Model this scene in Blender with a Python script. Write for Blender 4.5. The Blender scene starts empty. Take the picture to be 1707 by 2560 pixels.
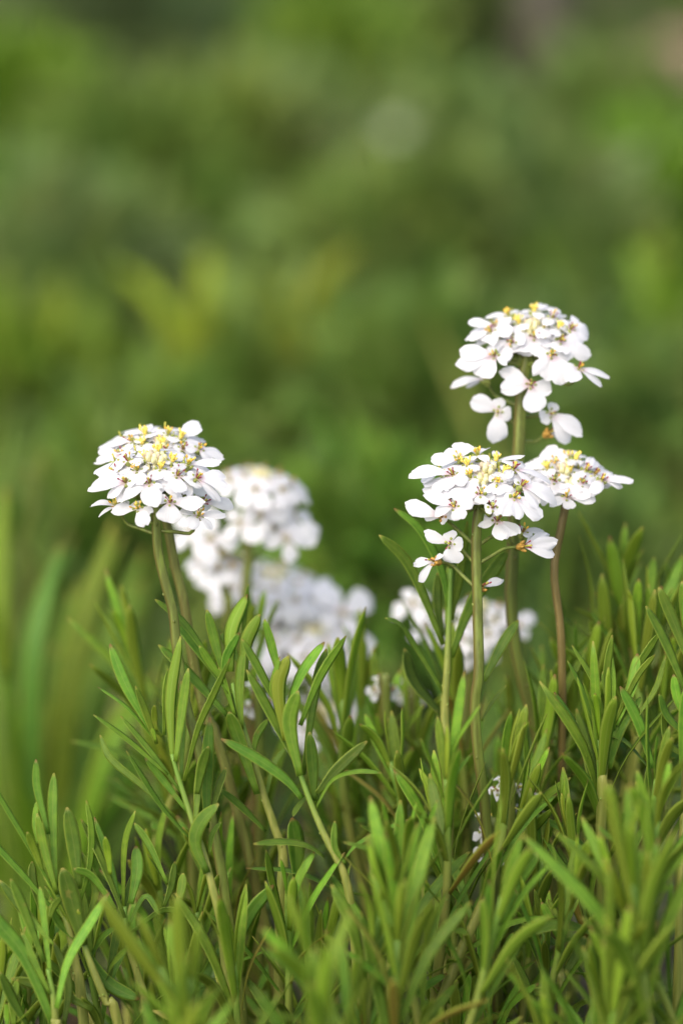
import bpy, math, random
from mathutils import Vector, Matrix, Quaternion
random.seed(7)
SC = bpy.context.scene
COL = SC.collection
V = Vector

# ------------------------------------------------------------------ camera
F0 = 0.72                       # focus distance (m), 100 mm lens
PITCH = math.radians(16)
FWD = V((0, math.cos(PITCH), -math.sin(PITCH)))
UPC = V((0, math.sin(PITCH), math.cos(PITCH)))
RGT = V((1, 0, 0))
CAM = V((0, 0, 0.20)) - FWD * F0
cd = bpy.data.cameras.new('camera')
cam = bpy.data.objects.new('camera', cd)
COL.objects.link(cam)
cam.location = CAM
cam.rotation_euler = (math.pi / 2 - PITCH, 0, 0)
cd.lens = 100
cd.sensor_fit = 'VERTICAL'
cd.sensor_height = 36
cd.clip_start = 0.02
cd.clip_end = 400
cd.dof.use_dof = True
cd.dof.focus_distance = F0 + 0.002
cd.dof.aperture_fstop = 4.4
SC.camera = cam

# ------------------------------------------------------------------ light
w = bpy.data.worlds.new("World")
SC.world = w
w.use_nodes = True
nt = w.node_tree
nt.nodes.clear()
sky = nt.nodes.new('ShaderNodeTexSky')
sky.sky_type = 'NISHITA'
sky.sun_disc = False
SUN_EL, SUN_ROT = math.radians(50), math.radians(215)
sky.sun_elevation = SUN_EL
sky.sun_rotation = SUN_ROT
sky.air_density = 1.0
sky.dust_density = 5.0
sky.ozone_density = 1.0
bg = nt.nodes.new('ShaderNodeBackground')
bg.inputs['Strength'].default_value = 0.15
wo = nt.nodes.new('ShaderNodeOutputWorld')
nt.links.new(sky.outputs[0], bg.inputs[0])
nt.links.new(bg.outputs[0], wo.inputs[0])
ld = bpy.data.lights.new('sun', 'SUN')
ld.energy = 1.25
ld.angle = math.radians(100)
ld.color = (1.0, 0.975, 0.94)
sun = bpy.data.objects.new('sun', ld)
COL.objects.link(sun)
sd = V((math.sin(SUN_ROT) * math.cos(SUN_EL), math.cos(SUN_ROT) * math.cos(SUN_EL), math.sin(SUN_EL)))
sun.rotation_euler = sd.to_track_quat('Z', 'Y').to_euler()
SC.view_settings.view_transform = 'Standard'
SC.view_settings.look = 'None'
SC.view_settings.exposure = 0.8
SC.view_settings.gamma = 1
SC.cycles.max_bounces = 7
SC.cycles.transmission_bounces = 6
SC.cycles.use_denoising = True


def P(sx, sy, dz=0.0):
    """photo pixel (1707 x 2560) at a depth of F0 + dz along the lens axis -> a point in the garden"""
    d = F0 + dz
    return CAM + FWD * d + RGT * ((sx / 1707 - .5) * d * 36 * 1707 / 2560 / 100) + UPC * ((.5 - sy / 2560) * d * .36)


KD = 1.6
PX = F0 * .36 / 2560            # metres per photo pixel at the focus distance


def zone(x0, y0, x1, y1):
    s = (x1 - x0) / 1568
    return lambda x, y: (x0 + x * s, y0 + y * s)


full = zone(0, 0, 1707, 2560)

# ------------------------------------------------------------------ materials


def nodes(name):
    m = bpy.data.materials.new(name)
    m.use_nodes = True
    t = m.node_tree
    t.nodes.clear()

    def N(kind, **kw):
        n = t.nodes.new('ShaderNode' + kind)
        for k, v in kw.items():
            if k in n.inputs.keys():
                n.inputs[k].default_value = v
            else:
                setattr(n, k, v)
        return n
    return m, t, N, t.links.new


def math_node(N, L, op, a, b=None, c=None, clamp=False):
    n = N('Math', operation=op, use_clamp=clamp)
    for i, x in enumerate((a, b, c)):
        if x is None:
            continue
        if hasattr(x, 'is_linked'):
            L(x, n.inputs[i])
        else:
            n.inputs[i].default_value = x
    return n.outputs[0]


def mixc(N, L, f, a, b, mode='MIX'):
    n = N('MixRGB', blend_type=mode)
    for i, x in enumerate((f, a, b)):
        if hasattr(x, 'is_linked'):
            L(x, n.inputs[i])
        elif isinstance(x, (int, float)):
            n.inputs[i].default_value = x
        else:
            n.inputs[i].default_value = (*x[:3], 1)
    return n.outputs[0]


def rng(N, L, x, a, b, c=0.0, d=1.0):
    n = N('MapRange')
    n.interpolation_type = 'SMOOTHSTEP'
    L(x, n.inputs[0])
    n.inputs[1].default_value, n.inputs[2].default_value = a, b
    n.inputs[3].default_value, n.inputs[4].default_value = c, d
    return n.outputs[0]


def finish(t, N, L, col, rough, spec, trans, tcol=None, bump=None):
    p = N('BsdfPrincipled')
    L(col, p.inputs['Base Color'])
    p.inputs['Roughness'].default_value = rough
    p.inputs['Specular IOR Level'].default_value = spec
    if bump is not None:
        L(bump, p.inputs['Normal'])
    o = N('OutputMaterial')
    if trans > 0:
        tr = N('BsdfTranslucent')
        L(tcol if tcol is not None else col, tr.inputs[0])
        mx = N('MixShader')
        mx.inputs[0].default_value = trans
        L(p.outputs[0], mx.inputs[1])
        L(tr.outputs[0], mx.inputs[2])
        L(mx.outputs[0], o.inputs[0])
    else:
        L(p.outputs[0], o.inputs[0])


def leaf_material():
    m, t, N, L = nodes('candytuft_leaf')
    uv = N('UVMap')
    sep = N('SeparateXYZ')
    L(uv.outputs[0], sep.inputs[0])
    u, v = sep.outputs[0], sep.outputs[1]
    back = math_node(N, L, 'GREATER_THAN', v, 1.5)
    vv = math_node(N, L, 'SUBTRACT', v, math_node(N, L, 'MULTIPLY', back, 2.0))
    e = math_node(N, L, 'ABSOLUTE', math_node(N, L, 'MULTIPLY_ADD', vv, 2.0, -1.0))
    tc = N('TexCoord')
    no = N('TexNoise', Scale=420.0, Detail=4.0)
    L(tc.outputs['Object'], no.inputs[0])
    n2 = N('TexNoise', Scale=2600.0, Detail=2.0)
    L(tc.outputs['Object'], n2.inputs[0])
    oi = N('ObjectInfo')
    base = mixc(N, L, rng(N, L, no.outputs[0], .3, .7), (.115, .235, .022), (.165, .300, .026))
    base = mixc(N, L, back, base, (.175, .270, .024))
    base = mixc(N, L, math_node(N, L, 'MULTIPLY', rng(N, L, e, .11, .0), .6), base, (.25, .35, .06))
    hs = N('HueSaturation')
    L(base, hs.inputs['Color'])
    L(math_node(N, L, 'MULTIPLY_ADD', oi.outputs['Random'], .03, .485), hs.inputs['Hue'])
    L(math_node(N, L, 'MULTIPLY_ADD', oi.outputs['Random'], .5, .75), hs.inputs['Value'])
    base = mixc(N, L, 1.0, hs.outputs[0], oi.outputs['Color'], 'MULTIPLY')
    base = mixc(N, L, math_node(N, L, 'MULTIPLY', rng(N, L, e, .72, 1.0), .75), base, (.33, .42, .06))
    base = mixc(N, L, math_node(N, L, 'MULTIPLY', rng(N, L, u, .93, 1.0), .8), base, (.33, .28, .06))
    sp = N('TexNoise', Scale=230.0, Detail=5.0, Roughness=.7)
    L(tc.outputs['Object'], sp.inputs[0])
    base = mixc(N, L, math_node(N, L, 'MULTIPLY', rng(N, L, sp.outputs[0], .62, .74), .55), base, (.27, .24, .05))
    worn = math_node(N, L, 'MULTIPLY', rng(N, L, u, .90, 1.0), rng(N, L, oi.outputs['Random'], .70, .78))
    base = mixc(N, L, math_node(N, L, 'MULTIPLY', worn, .85), base, (.17, .09, .03))
    bp = N('Bump', Strength=.35, Distance=.0002)
    L(n2.outputs[0], bp.inputs['Height'])
    finish(t, N, L, base, .54, .26, .36, mixc(N, L, 1.0, base, (1.4, 1.5, .5), 'MULTIPLY'), bp.outputs[0])
    return m


def petal_material():
    m, t, N, L = nodes('white_petal')
    uv = N('UVMap')
    sep = N('SeparateXYZ')
    L(uv.outputs[0], sep.inputs[0])
    u, v = sep.outputs[0], sep.outputs[1]
    oi = N('ObjectInfo')
    wv = N('TexWave', Scale=3.2, Distortion=2.5)
    wv.bands_direction = 'Y'
    L(uv.outputs[0], wv.inputs[0])
    pink = math_node(N, L, 'MULTIPLY', rng(N, L, u, .34, .0), oi.outputs['Alpha'])
    col = mixc(N, L, math_node(N, L, 'MULTIPLY', pink, .65), (.88, .88, .89), (.70, .34, .44))
    base = mixc(N, L, math_node(N, L, 'MULTIPLY', rng(N, L, u, .14, .0), .5), col, (.62, .68, .30))
    base = mixc(N, L, 1.0, base, oi.outputs['Color'], 'MULTIPLY')
    bp = N('Bump', Strength=.3, Distance=.0002)
    base = mixc(N, L, math_node(N, L, 'MULTIPLY', wv.outputs['Fac'], .16), base, (.70, .68, .74))
    L(wv.outputs['Fac'], bp.inputs['Height'])
    finish(t, N, L, base, .5, .25, .42, None, bp.outputs[0])
    return m


def stem_material(name, c1, c2, trans=.0, c3=None, side=0.0):
    m, t, N, L = nodes(name)
    tc = N('TexCoord')
    mp = N('Mapping')
    mp.inputs['Scale'].default_value = (700, 700, 25)
    L(tc.outputs['Object'], mp.inputs[0])
    no = N('TexNoise', Scale=1.0, Detail=4.0)
    L(mp.outputs[0], no.inputs[0])
    oi = N('ObjectInfo')
    col = mixc(N, L, rng(N, L, no.outputs[0], .35, .68), c1, c2)
    uv = N('UVMap')
    sep = N('SeparateXYZ')
    L(uv.outputs[0], sep.inputs[0])
    if c3:                  # young green upper end
        col = mixc(N, L, rng(N, L, sep.outputs[0], .55, .95), col, c3)
    if side:                # one flank is flushed brown
        col = mixc(N, L, math_node(N, L, 'MULTIPLY', rng(N, L, sep.outputs[1], .35, .9), side), col, (.13, .085, .025))
    col = mixc(N, L, 1.0, col, oi.outputs['Color'], 'MULTIPLY')
    bp = N('Bump', Strength=.4, Distance=.0003)
    L(no.outputs[0], bp.inputs['Height'])
    finish(t, N, L, col, .5, .35, trans, None, bp.outputs[0])
    return m


def plain(name, c, rough=.5, spec=.3, trans=0.0, var=.25):
    m, t, N, L = nodes(name)
    tc = N('TexCoord')
    no = N('TexNoise', Scale=900.0, Detail=3.0)
    L(tc.outputs['Object'], no.inputs[0])
    col = mixc(N, L, rng(N, L, no.outputs[0], .3, .7), [x * (1 - var) for x in c], [x * (1 + var) for x in c])
    finish(t, N, L, col, rough, spec, trans)
    return m


def foliage_material():
    """far plants: one tint per leaf (mesh colour attribute) times a tint per plant (object colour)"""
    m, t, N, L = nodes('garden_foliage')
    at = N('Attribute', attribute_name='tint')
    oi = N('ObjectInfo')
    col = mixc(N, L, 1.0, at.outputs[0], oi.outputs['Color'], 'MULTIPLY')
    finish(t, N, L, col, .5, .3, .3)
    return m


def ground_material():
    m, t, N, L = nodes('garden_soil')
    tc = N('TexCoord')
    a = N('TexNoise', Scale=3.0, Detail=5.0)
    b = N('TexNoise', Scale=90.0, Detail=6.0)
    L(tc.outputs['Object'], a.inputs[0])
    L(tc.outputs['Object'], b.inputs[0])
    c1 = mixc(N, L, rng(N, L, b.outputs[0], .3, .7), (.014, .011, .007), (.050, .040, .026))
    c2 = mixc(N, L, rng(N, L, b.outputs[0], .3, .7), (.030, .045, .014), (.070, .095, .030))
    col = mixc(N, L, rng(N, L, a.outputs[0], .42, .6), c1, c2)
    bp = N('Bump', Strength=.8, Distance=.01)
    L(b.outputs[0], bp.inputs['Height'])
    finish(t, N, L, col, .9, .15, 0, None, bp.outputs[0])
    return m


M_LEAF = leaf_material()
M_PETAL = petal_material()
M_STEM = stem_material('shoot_stem', (.17, .20, .035), (.26, .27, .06), c3=(.13, .24, .028))
M_FSTEM = stem_material('flower_stem', (.10, .12, .022), (.16, .21, .034), side=.75)
M_BROWN = stem_material('brown_stem', (.13, .10, .026), (.19, .14, .045))
M_OLIVE = stem_material('olive_stem', (.12, .12, .024), (.18, .20, .04), side=.6)
M_CALYX = plain('calyx', (.26, .30, .07))
M_OCHRE = plain('withered_calyx', (.42, .24, .045))
M_YEL = plain('yellow_anther', (.88, .68, .14), .6, .2, 0, .12)
M_ORA = plain('orange_anther', (.78, .46, .07), .6, .2)
M_RED = plain('maroon_anther', (.26, .035, .055), .5, .3)
M_PIST = plain('pistil', (.48, .46, .07))
M_BUD = plain('bud', (.80, .76, .42), .5, .3, .2, .2)
M_FOL = foliage_material()
M_SOIL = ground_material()
M_BARK = stem_material('weathered_wood', (.07, .062, .045), (.13, .115, .085))
M_ROCK = plain('pinkish_stone', (.32, .20, .16), .85, .2, 0, .3)
M_GROCK = plain('grey_stone', (.22, .23, .19), .85, .2, 0, .3)

# ------------------------------------------------------------------ object helpers


def obj(name, verts, faces, mats, parent=None, origin=None, uvs=None, mi=None, color=None, smooth=True, tint=None):
    me = bpy.data.meshes.new(name)
    o3 = origin or V((0, 0, 0))
    me.from_pydata([tuple(v - o3) for v in verts], [], faces)
    for m in (mats if isinstance(mats, list) else [mats]):
        me.materials.append(m)
    if uvs:
        l = me.uv_layers.new(name='UVMap')
        flat = []
        for lp in me.loops:
            flat.extend(uvs[lp.vertex_index])
        l.data.foreach_set('uv', flat)
    if mi:
        me.polygons.foreach_set('material_index', mi)
    if smooth:
        me.polygons.foreach_set('use_smooth', [True] * len(me.polygons))
    if tint:
        ca = me.color_attributes.new('tint', 'FLOAT_COLOR', 'POINT')
        ca.data.foreach_set('color', [c for v in tint for c in (*v, 1.0)])
    me.update()
    o = bpy.data.objects.new(name, me)
    COL.objects.link(o)
    if parent is not None:
        o.parent = parent
    else:
        o.location = o3
    if color:
        o.color = color
    return o


def tag(o, label=None, cat=None, group=None, kind=None):
    for k, v in (('label', label), ('category', cat), ('group', group), ('kind', kind)):
        if v:
            o[k] = v
    return o


def thing(name, loc, label=None, cat=None, group=None):
    o = bpy.data.objects.new(name, None)
    o.empty_display_size = .005
    COL.objects.link(o)
    o.location = loc
    return tag(o, label, cat, group)


KIDS = {}


def copy_thing(root, loc, quat, scale):
    r = root.copy()
    COL.objects.link(r)
    r.location = loc
    r.rotation_mode = 'QUATERNION'
    r.rotation_quaternion = quat
    r.scale = (scale,) * 3
    for ch in KIDS[root.name]:
        c = ch.copy()
        COL.objects.link(c)
        c.parent = r
    return r


def bez(pts, n):
    """smooth curve through 2..k points (Catmull-Rom)"""
    if len(pts) == 2:
        return [pts[0].lerp(pts[1], i / (n - 1)) for i in range(n)]
    p = [pts[0] * 2 - pts[1]] + list(pts) + [pts[-1] * 2 - pts[-2]]
    k = len(pts) - 1
    out = []
    for i in range(n):
        x = i / (n - 1) * k
        j = min(int(x), k - 1)
        t = x - j
        a, b, c, d = p[j], p[j + 1], p[j + 2], p[j + 3]
        out.append(.5 * (2 * b + (c - a) * t + (2 * a - 5 * b + 4 * c - d) * t * t + (3 * b - a - 3 * c + d) * t ** 3))
    return out


def sstep(a, b, x):
    t = max(0, min(1, (x - a) / (b - a)))
    return t * t * (3 - 2 * t)


class Bag:
    def __init__(s):
        s.v, s.f, s.u, s.mi, s.t = [], [], [], [], []

    def add(s, v, f, u=None, mi=0, tint=None):
        o = len(s.v)
        s.v += v
        s.f += [tuple(i + o for i in q) for q in f]
        s.u += u or [(0, 0)] * len(v)
        s.mi += [mi] * len(f)
        if tint:
            s.t += [tint] * len(v)

    def tube(s, pts, r0, r1, seg=8, mi=0, flare=None, groove=0.0):
        n = len(pts)
        v, f, uv = [], [], []
        ref = V((.3, .9, .2)).normalized()
        for i, p in enumerate(pts):
            d = (pts[min(i + 1, n - 1)] - pts[max(i - 1, 0)]).normalized()
            a = d.cross(ref).normalized()
            b = d.cross(a)
            r = r0 + (r1 - r0) * i / (n - 1)
            if flare:
                r *= flare(i / (n - 1))
            for k in range(seg):
                q = 2 * math.pi * k / seg
                rr = r * (1 + groove * math.cos(q * 4))
                v.append(p + a * (math.cos(q) * rr) + b * (math.sin(q) * rr))
                uv.append((i / (n - 1), abs(2 * k / seg - 1)))
        for i in range(n - 1):
            for k in range(seg):
                f.append((i * seg + k, i * seg + (k + 1) % seg, (i + 1) * seg + (k + 1) % seg, (i + 1) * seg + k))
        v += [pts[0], pts[-1]]
        for k in range(seg):
            f.append((len(v) - 2, (k + 1) % seg, k))
            f.append((len(v) - 1, (n - 1) * seg + k, (n - 1) * seg + (k + 1) % seg))
        s.add(v, f, uv + [(0, .5), (1, .5)], mi)

    def blob(s, c, axis, rl, rw, mi=0, seg=7, rings=5):
        axis = axis.normalized()
        pts = [c + axis * (rl * -math.cos(math.pi * i / rings)) for i in range(rings + 1)]
        s.tube(pts, rw, rw, seg, mi, lambda t: max(.03, math.sin(math.pi * t)))


def leaf_shape(line, nrm, width, fold=.15, thick=.075, n=12, blunt=.3, twist=0.0, base=.48):
    """a fleshy linear leaf: closed, lens shaped in section, grooved above. returns verts, faces, uvs"""
    pts = bez(line, n)
    ts = [i / (n - 1) for i in range(n)]
    ts[-1] = .995
    v, f, u = [], [], []
    ss = (-1, -.55, 0, .55, 1, .55, 0, -.55)
    for i, p in enumerate(pts):
        d = (pts[min(i + 1, n - 1)] - pts[max(i - 1, 0)]).normalized()
        t = ts[i]
        nn = (nrm - d * nrm.dot(d)).normalized()
        if twist:
            nn = Quaternion(d, twist * t) @ nn
        b = d.cross(nn)
        wd = width * .5 * (base + (1 - base) * sstep(0, .55, t)) * (1 - .12 * sstep(.6, 1, t))
        if t > 1 - blunt:
            q = (t - 1 + blunt) / blunt
            wd *= math.sqrt(max(.02, 1 - q ** 1.9))
        for k, s in enumerate(ss):
            h = fold * abs(s) ** 1.5
            if k > 4:
                h -= thick * 2 * (1 - s * s) + .03
            v.append(p + b * (s * wd) + nn * (h * wd))
            u.append((t, (s + 1) / 2 + (2 if k > 4 else 0)))
    m = 8
    for i in range(n - 1):
        for k in range(m):
            f.append((i * m + k, i * m + (k + 1) % m, (i + 1) * m + (k + 1) % m, (i + 1) * m + k))
    f.append(tuple(range(m - 1, -1, -1)))
    f.append(tuple((n - 1) * m + k for k in range(m)))
    return v, f, u


def petal_shape(c, tip, nrm, width, arch=.06, cup=.06, notch=.05, n=9, m=7, claw=.2):
    """obovate petal with a narrow claw, a blunt slightly oblique end and a little waviness"""
    a = tip - c
    ln = a.length
    d = a / ln
    nn = (nrm - d * nrm.dot(d))
    nn = nn.normalized() if nn.length > 1e-4 else V((0, 0, 1))
    b = d.cross(nn)
    v, f, u = [], [], []
    sk = random.uniform(-.16, .16)
    obl = random.uniform(-.09, .09)
    pw = random.uniform(2.3, 4.2)
    w0 = random.uniform(.55, .72)
    wav = random.uniform(0, 6)
    wa = random.uniform(.015, .045)
    curl = random.uniform(-.04, .14)
    for i in range(n):
        t = i / (n - 1)
        wd = claw + (1 - claw) * sstep(-.05, w0, t)
        if t > w0:
            q = (t - w0) / (1 - w0)
            wd *= math.sqrt(max(.0, 1 - q ** pw)) if i < n - 1 else .42
        wd *= width * .5 * random.uniform(.95, 1.05)
        for j in range(m):
            s = j / (m - 1) * 2 - 1
            tt = t * (1 - notch * (1 - abs(s)) * (t ** 4) + obl * s * t * t) - .05 * t * s * s
            h = arch * 4 * tt * (1 - tt) * ln - curl * ln * tt ** 3
            h += -cup * width * .5 * s * s * sstep(.1, .6, t) + wa * ln * math.sin(wav + 5 * s + 3 * t) * t
            v.append(c + d * (ln * (.03 + .97 * tt)) + b * (s * wd + sk * ln * t * t * .5) + nn * h)
            u.append((t, (s + 1) / 2))
    for i in range(n - 1):
        for j in range(m - 1):
            f.append((i * m + j, i * m + j + 1, (i + 1) * m + j + 1, (i + 1) * m + j))
    return v, f, u


# ------------------------------------------------------------------ the ground
gv, gf = [], []
NX, NY = 60, 70
for j in range(NY + 1):
    for i in range(NX + 1):
        x = (i / NX - .5)
        x = x * 2 * (0.4 + 60 * abs(x * 2) ** 3)
        y = -4 + 70 * (j / NY) ** 2
        h = .012 * math.sin(x * 9 + 1.3 * y) + .01 * math.sin(y * 13 - x * 4) - .01
        gv.append(V((x, y, h + max(0, y - 3.2) * .03)))
for j in range(NY):
    for i in range(NX):
        a = j * (NX + 1) + i
        gf.append((a, a + 1, a + NX + 2, a + NX + 1))
tag(obj('ground', gv, gf, M_SOIL), 'dark garden soil under the plants', 'ground', kind='structure')

# ------------------------------------------------------------------ flowers


def w3(n):
    """(right, up, towards the lens) -> world"""
    return (RGT * n[0] + V((0, 0, 1)) * n[1] - V((0, 1, 0)) * n[2]).normalized()


def put_stamens(root, par, c, n, style, ln=.0017):
    bag = Bag()
    a = n.orthogonal().normalized()
    b = n.cross(a)
    r0 = random.uniform(0, 6)
    if style == 'w':
        k = 0
    elif style == 'n':
        k = 2
    else:
        k = 4 if style == 'r' else 6
    for i in range(k):
        q = r0 + i * 2 * math.pi / k
        o = a * math.cos(q) + b * math.sin(q)
        L_ = ln * random.uniform(.75, 1.2)
        sp = random.uniform(.25, .75)
        e = c + n * L_ + o * (L_ * sp)
        st = {'y': 0, 'o': random.choice((0, 1, 1)), 'r': random.choice((2, 2, 1)), 'n': 2}[style]
        bag.tube([c + o * .0002, (c + e) / 2 + o * .00015, e], .00012, .0001, 5, 3 if st != 2 else 2)
        bag.blob(e, n + o * .5, .00052 if st < 2 else .00042, .00028 if st < 2 else .00022, st)
    if style == 'y':
        bag.blob(c + n * .0009, n, .0011, .0007, 0)
    bag.tube([c, c + n * ln * .8, c + n * ln * 1.1], .0003, .00017, 6, 3)
    bag.blob(c + n * ln * 1.12, n, .00028, .0003, 3)
    obj('stamen_cluster', bag.v, bag.f, [M_YEL, M_ORA, M_RED, M_PIST], par, root.location, None, bag.mi)


def put_floret(root, c, n, petals, style, att, ochre=False, simple=False, bulge=.004):
    """petals: (tip point, width). the floret mesh is its calyx and flower stalk; petals and stamens hang under it"""
    bag = Bag()
    low = c - n * .0016
    ctl = low - n * min(bulge, (low - att).length * .45)
    bag.tube(bez([att, att.lerp(ctl, .55), ctl, low], 9), .00052, .00044, 7)
    bag.blob(c - n * .0011, n, .0013, .00105, 1)
    a = n.orthogonal().normalized()
    for i in range(4):
        q = i * math.pi / 2 + .6
        o = (a * math.cos(q) + n.cross(a) * math.sin(q))
        bag.blob(c - n * .0005 + o * .0009, n + o * .6, .0011, .00055, 1, 6, 4)
    fl = obj('floret', bag.v, bag.f, [M_FSTEM, M_OCHRE if ochre else M_CALYX], root, root.location, None, bag.mi)
    pk = {'y': .0, 'o': .35, 'r': 1.0, 'n': .5, 'w': 0}[style]
    if simple:
        pb = Bag()
        for tip, wd in petals:
            pb.add(*petal_shape(c, tip, n, wd, n=6, m=5))
        o = obj('petal', pb.v, pb.f, M_PETAL, fl, root.location, pb.u, None, (1, 1, 1, pk))
        o.name = 'petals'
    else:
        for tip, wd in petals:
            v, f, u = petal_shape(c, tip, n, wd, random.uniform(.02, .09), random.uniform(-.06, .14))
            g = random.uniform(.95, 1.0)
            obj('petal', v, f, M_PETAL, fl, root.location, u, None, (g, g, min(1, g * 1.01), pk))
    put_stamens(root, fl, c, n, style)
    return fl


def put_stem(root, pts, r0, r1, mat, n=24, groove=.1, color=None):
    bag = Bag()
    bag.tube(bez(pts, n), r0, r1, 16, 0, None, groove)
    cv = bez(pts, 60)
    for i in range(9):      # leaf scars
        j = random.randint(18, 57)
        d = (cv[j + 1] - cv[j]).normalized()
        o = d.cross(V((random.uniform(-1, 1), random.uniform(-1, 1), random.uniform(-1, 1)))).normalized()
        rr = r0 + (r1 - r0) * j / 59
        bag.blob(cv[j] + o * rr * .86, d + o * .5, rr * .5, rr * .34, 0, 6, 4)
    return obj('stem', bag.v, bag.f, mat, root, root.location, bag.u, None, color)


def bud_cluster(root, c, n, r, k=9):
    bag = Bag()
    a = n.orthogonal().normalized()
    b = n.cross(a)
    for i in range(k):
        q = i * 2.4
        rr = r * math.sqrt(i / k)
        p = c + a * (rr * math.cos(q)) + b * (rr * math.sin(q)) - n * (rr * .3)
        bag.blob(p, n + (p - c) * 60, .0011, .0008, 1 if i % 3 else 0)
        bag.tube([p - n * .006, p - n * .001], .0004, .0004, 6, 1)
    obj('bud_cluster', bag.v, bag.f, [M_PETAL, M_BUD], root, root.location, None, bag.mi)


def traced_head(label, zf, dz, top, R, pivot, stem, florets, mat=M_FSTEM, r0=.00135, r1=.0012, group=None, ring=True, buds=None, bend=0.0, name='candytuft_flower'):
    """stem: pixels from the head downwards (photo pixels) with a depth offset each; florets in the pixels of zone zf"""
    dz *= KD
    tx, ty = zf(*top)
    scale = abs(zf(1, 0)[0] - zf(0, 0)[0])
    Rp = R * scale
    pts = [P(x, y, dz + d) for x, y, d in stem]
    dr = (pts[-1] - pts[-2]).normalized()
    k = pts[-1].z
    pts.append(pts[-1] + V((dr.x * .3 * k, dr.y * .3 * k, -.5 * k)))
    pts.append(pts[-1] + V((dr.x * .12 * k, dr.y * .12 * k, -.5 * k - .005)))
    root = thing('candytuft_flower', pts[-1], label, 'flower', group)
    pts.reverse()
    pv = P(*zf(*pivot), dz)
    put_stem(root, pts + [pv.lerp(P(tx, ty, dz), .55)], r0, r1, mat)
    put_stem_pts = bez(pts, 60)
    for fl in florets:
        cx, cy, st, pets = fl[:4]
        kw = fl[4] if len(fl) > 4 else {}
        x, y = zf(cx, cy)
        dx, dy = (x - tx) / Rp, (y - ty) / Rp
        tow = max(-.8, min(1, dy / .55))
        n = kw.get('n')
        n = w3(n) if n else w3((.85 * dx, .85 - .25 * max(0, min(1.6, dy)), .22 + .55 * tow))
        dd = kw.get('dz', -tow * .55 * Rp * PX * math.sqrt(max(.1, 1 - min(1, dx * dx))))
        c = P(x, y, dz + dd)
        pl = []
        for pt in pets:
            px, py = zf(pt[0], pt[1])
            t0 = P(px, py, dz + dd)
            ray = (t0 - CAM).normalized()
            den = ray.dot(n)
            k = (c - CAM).dot(n) / den if abs(den) > .05 else (t0 - CAM).length
            flat = (t0 - c).length
            lim = max(.0012, math.sqrt(max(0, .0075 ** 2 - flat ** 2))) * .8
            k = max((t0 - CAM).length - lim, min((t0 - CAM).length + lim, k))
            wd = (pt[2] if len(pt) > 2 else 90) * scale * PX * 1.12
            tp = CAM + ray * k
            pl.append((tp + (tp - c) * .07, max(wd * 1.1, flat * .46)))
        if 'att' in kw:
            att = min(put_stem_pts, key=lambda q: (q - P(*zf(*kw['att']), dz)).length)
        else:
            att = pv + (c - pv) * .12
        put_floret(root, c, n, pl, st, att, kw.get('ochre', False), bulge=kw.get('bulge', .004))
    for k in range(17):
        q, rr = k * 2.4, .2 + .62 * ((k * 7) % 17) / 17
        dx, dy = rr * math.cos(q), rr * math.sin(q)
        n = w3((.5 * dx, .9, .15 + .4 * dy))
        c = P(tx + dx * Rp, ty + (.42 * dy + .2 * rr) * Rp, dz - .5 * dy * Rp * PX + .0022)
        e1 = n.cross(V((math.cos(q), math.sin(q), .1))).normalized()
        e2 = n.cross(e1)
        pl = [(c + (e1 * math.cos(z) + e2 * math.sin(z)) * (.0050 + .0025 * rr), .0046) for z in (.7 + k, 2.2 + k, 3.9 + k, 5.3 + k)]
        put_floret(root, c, n, pl, 'w', pv + (c - pv) * .1)
    if buds:
        for bx, by in buds:
            bud_cluster(root, P(*zf(bx, by), dz - .001), w3((0, .9, .3)), .0021, 9)
    return root


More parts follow.
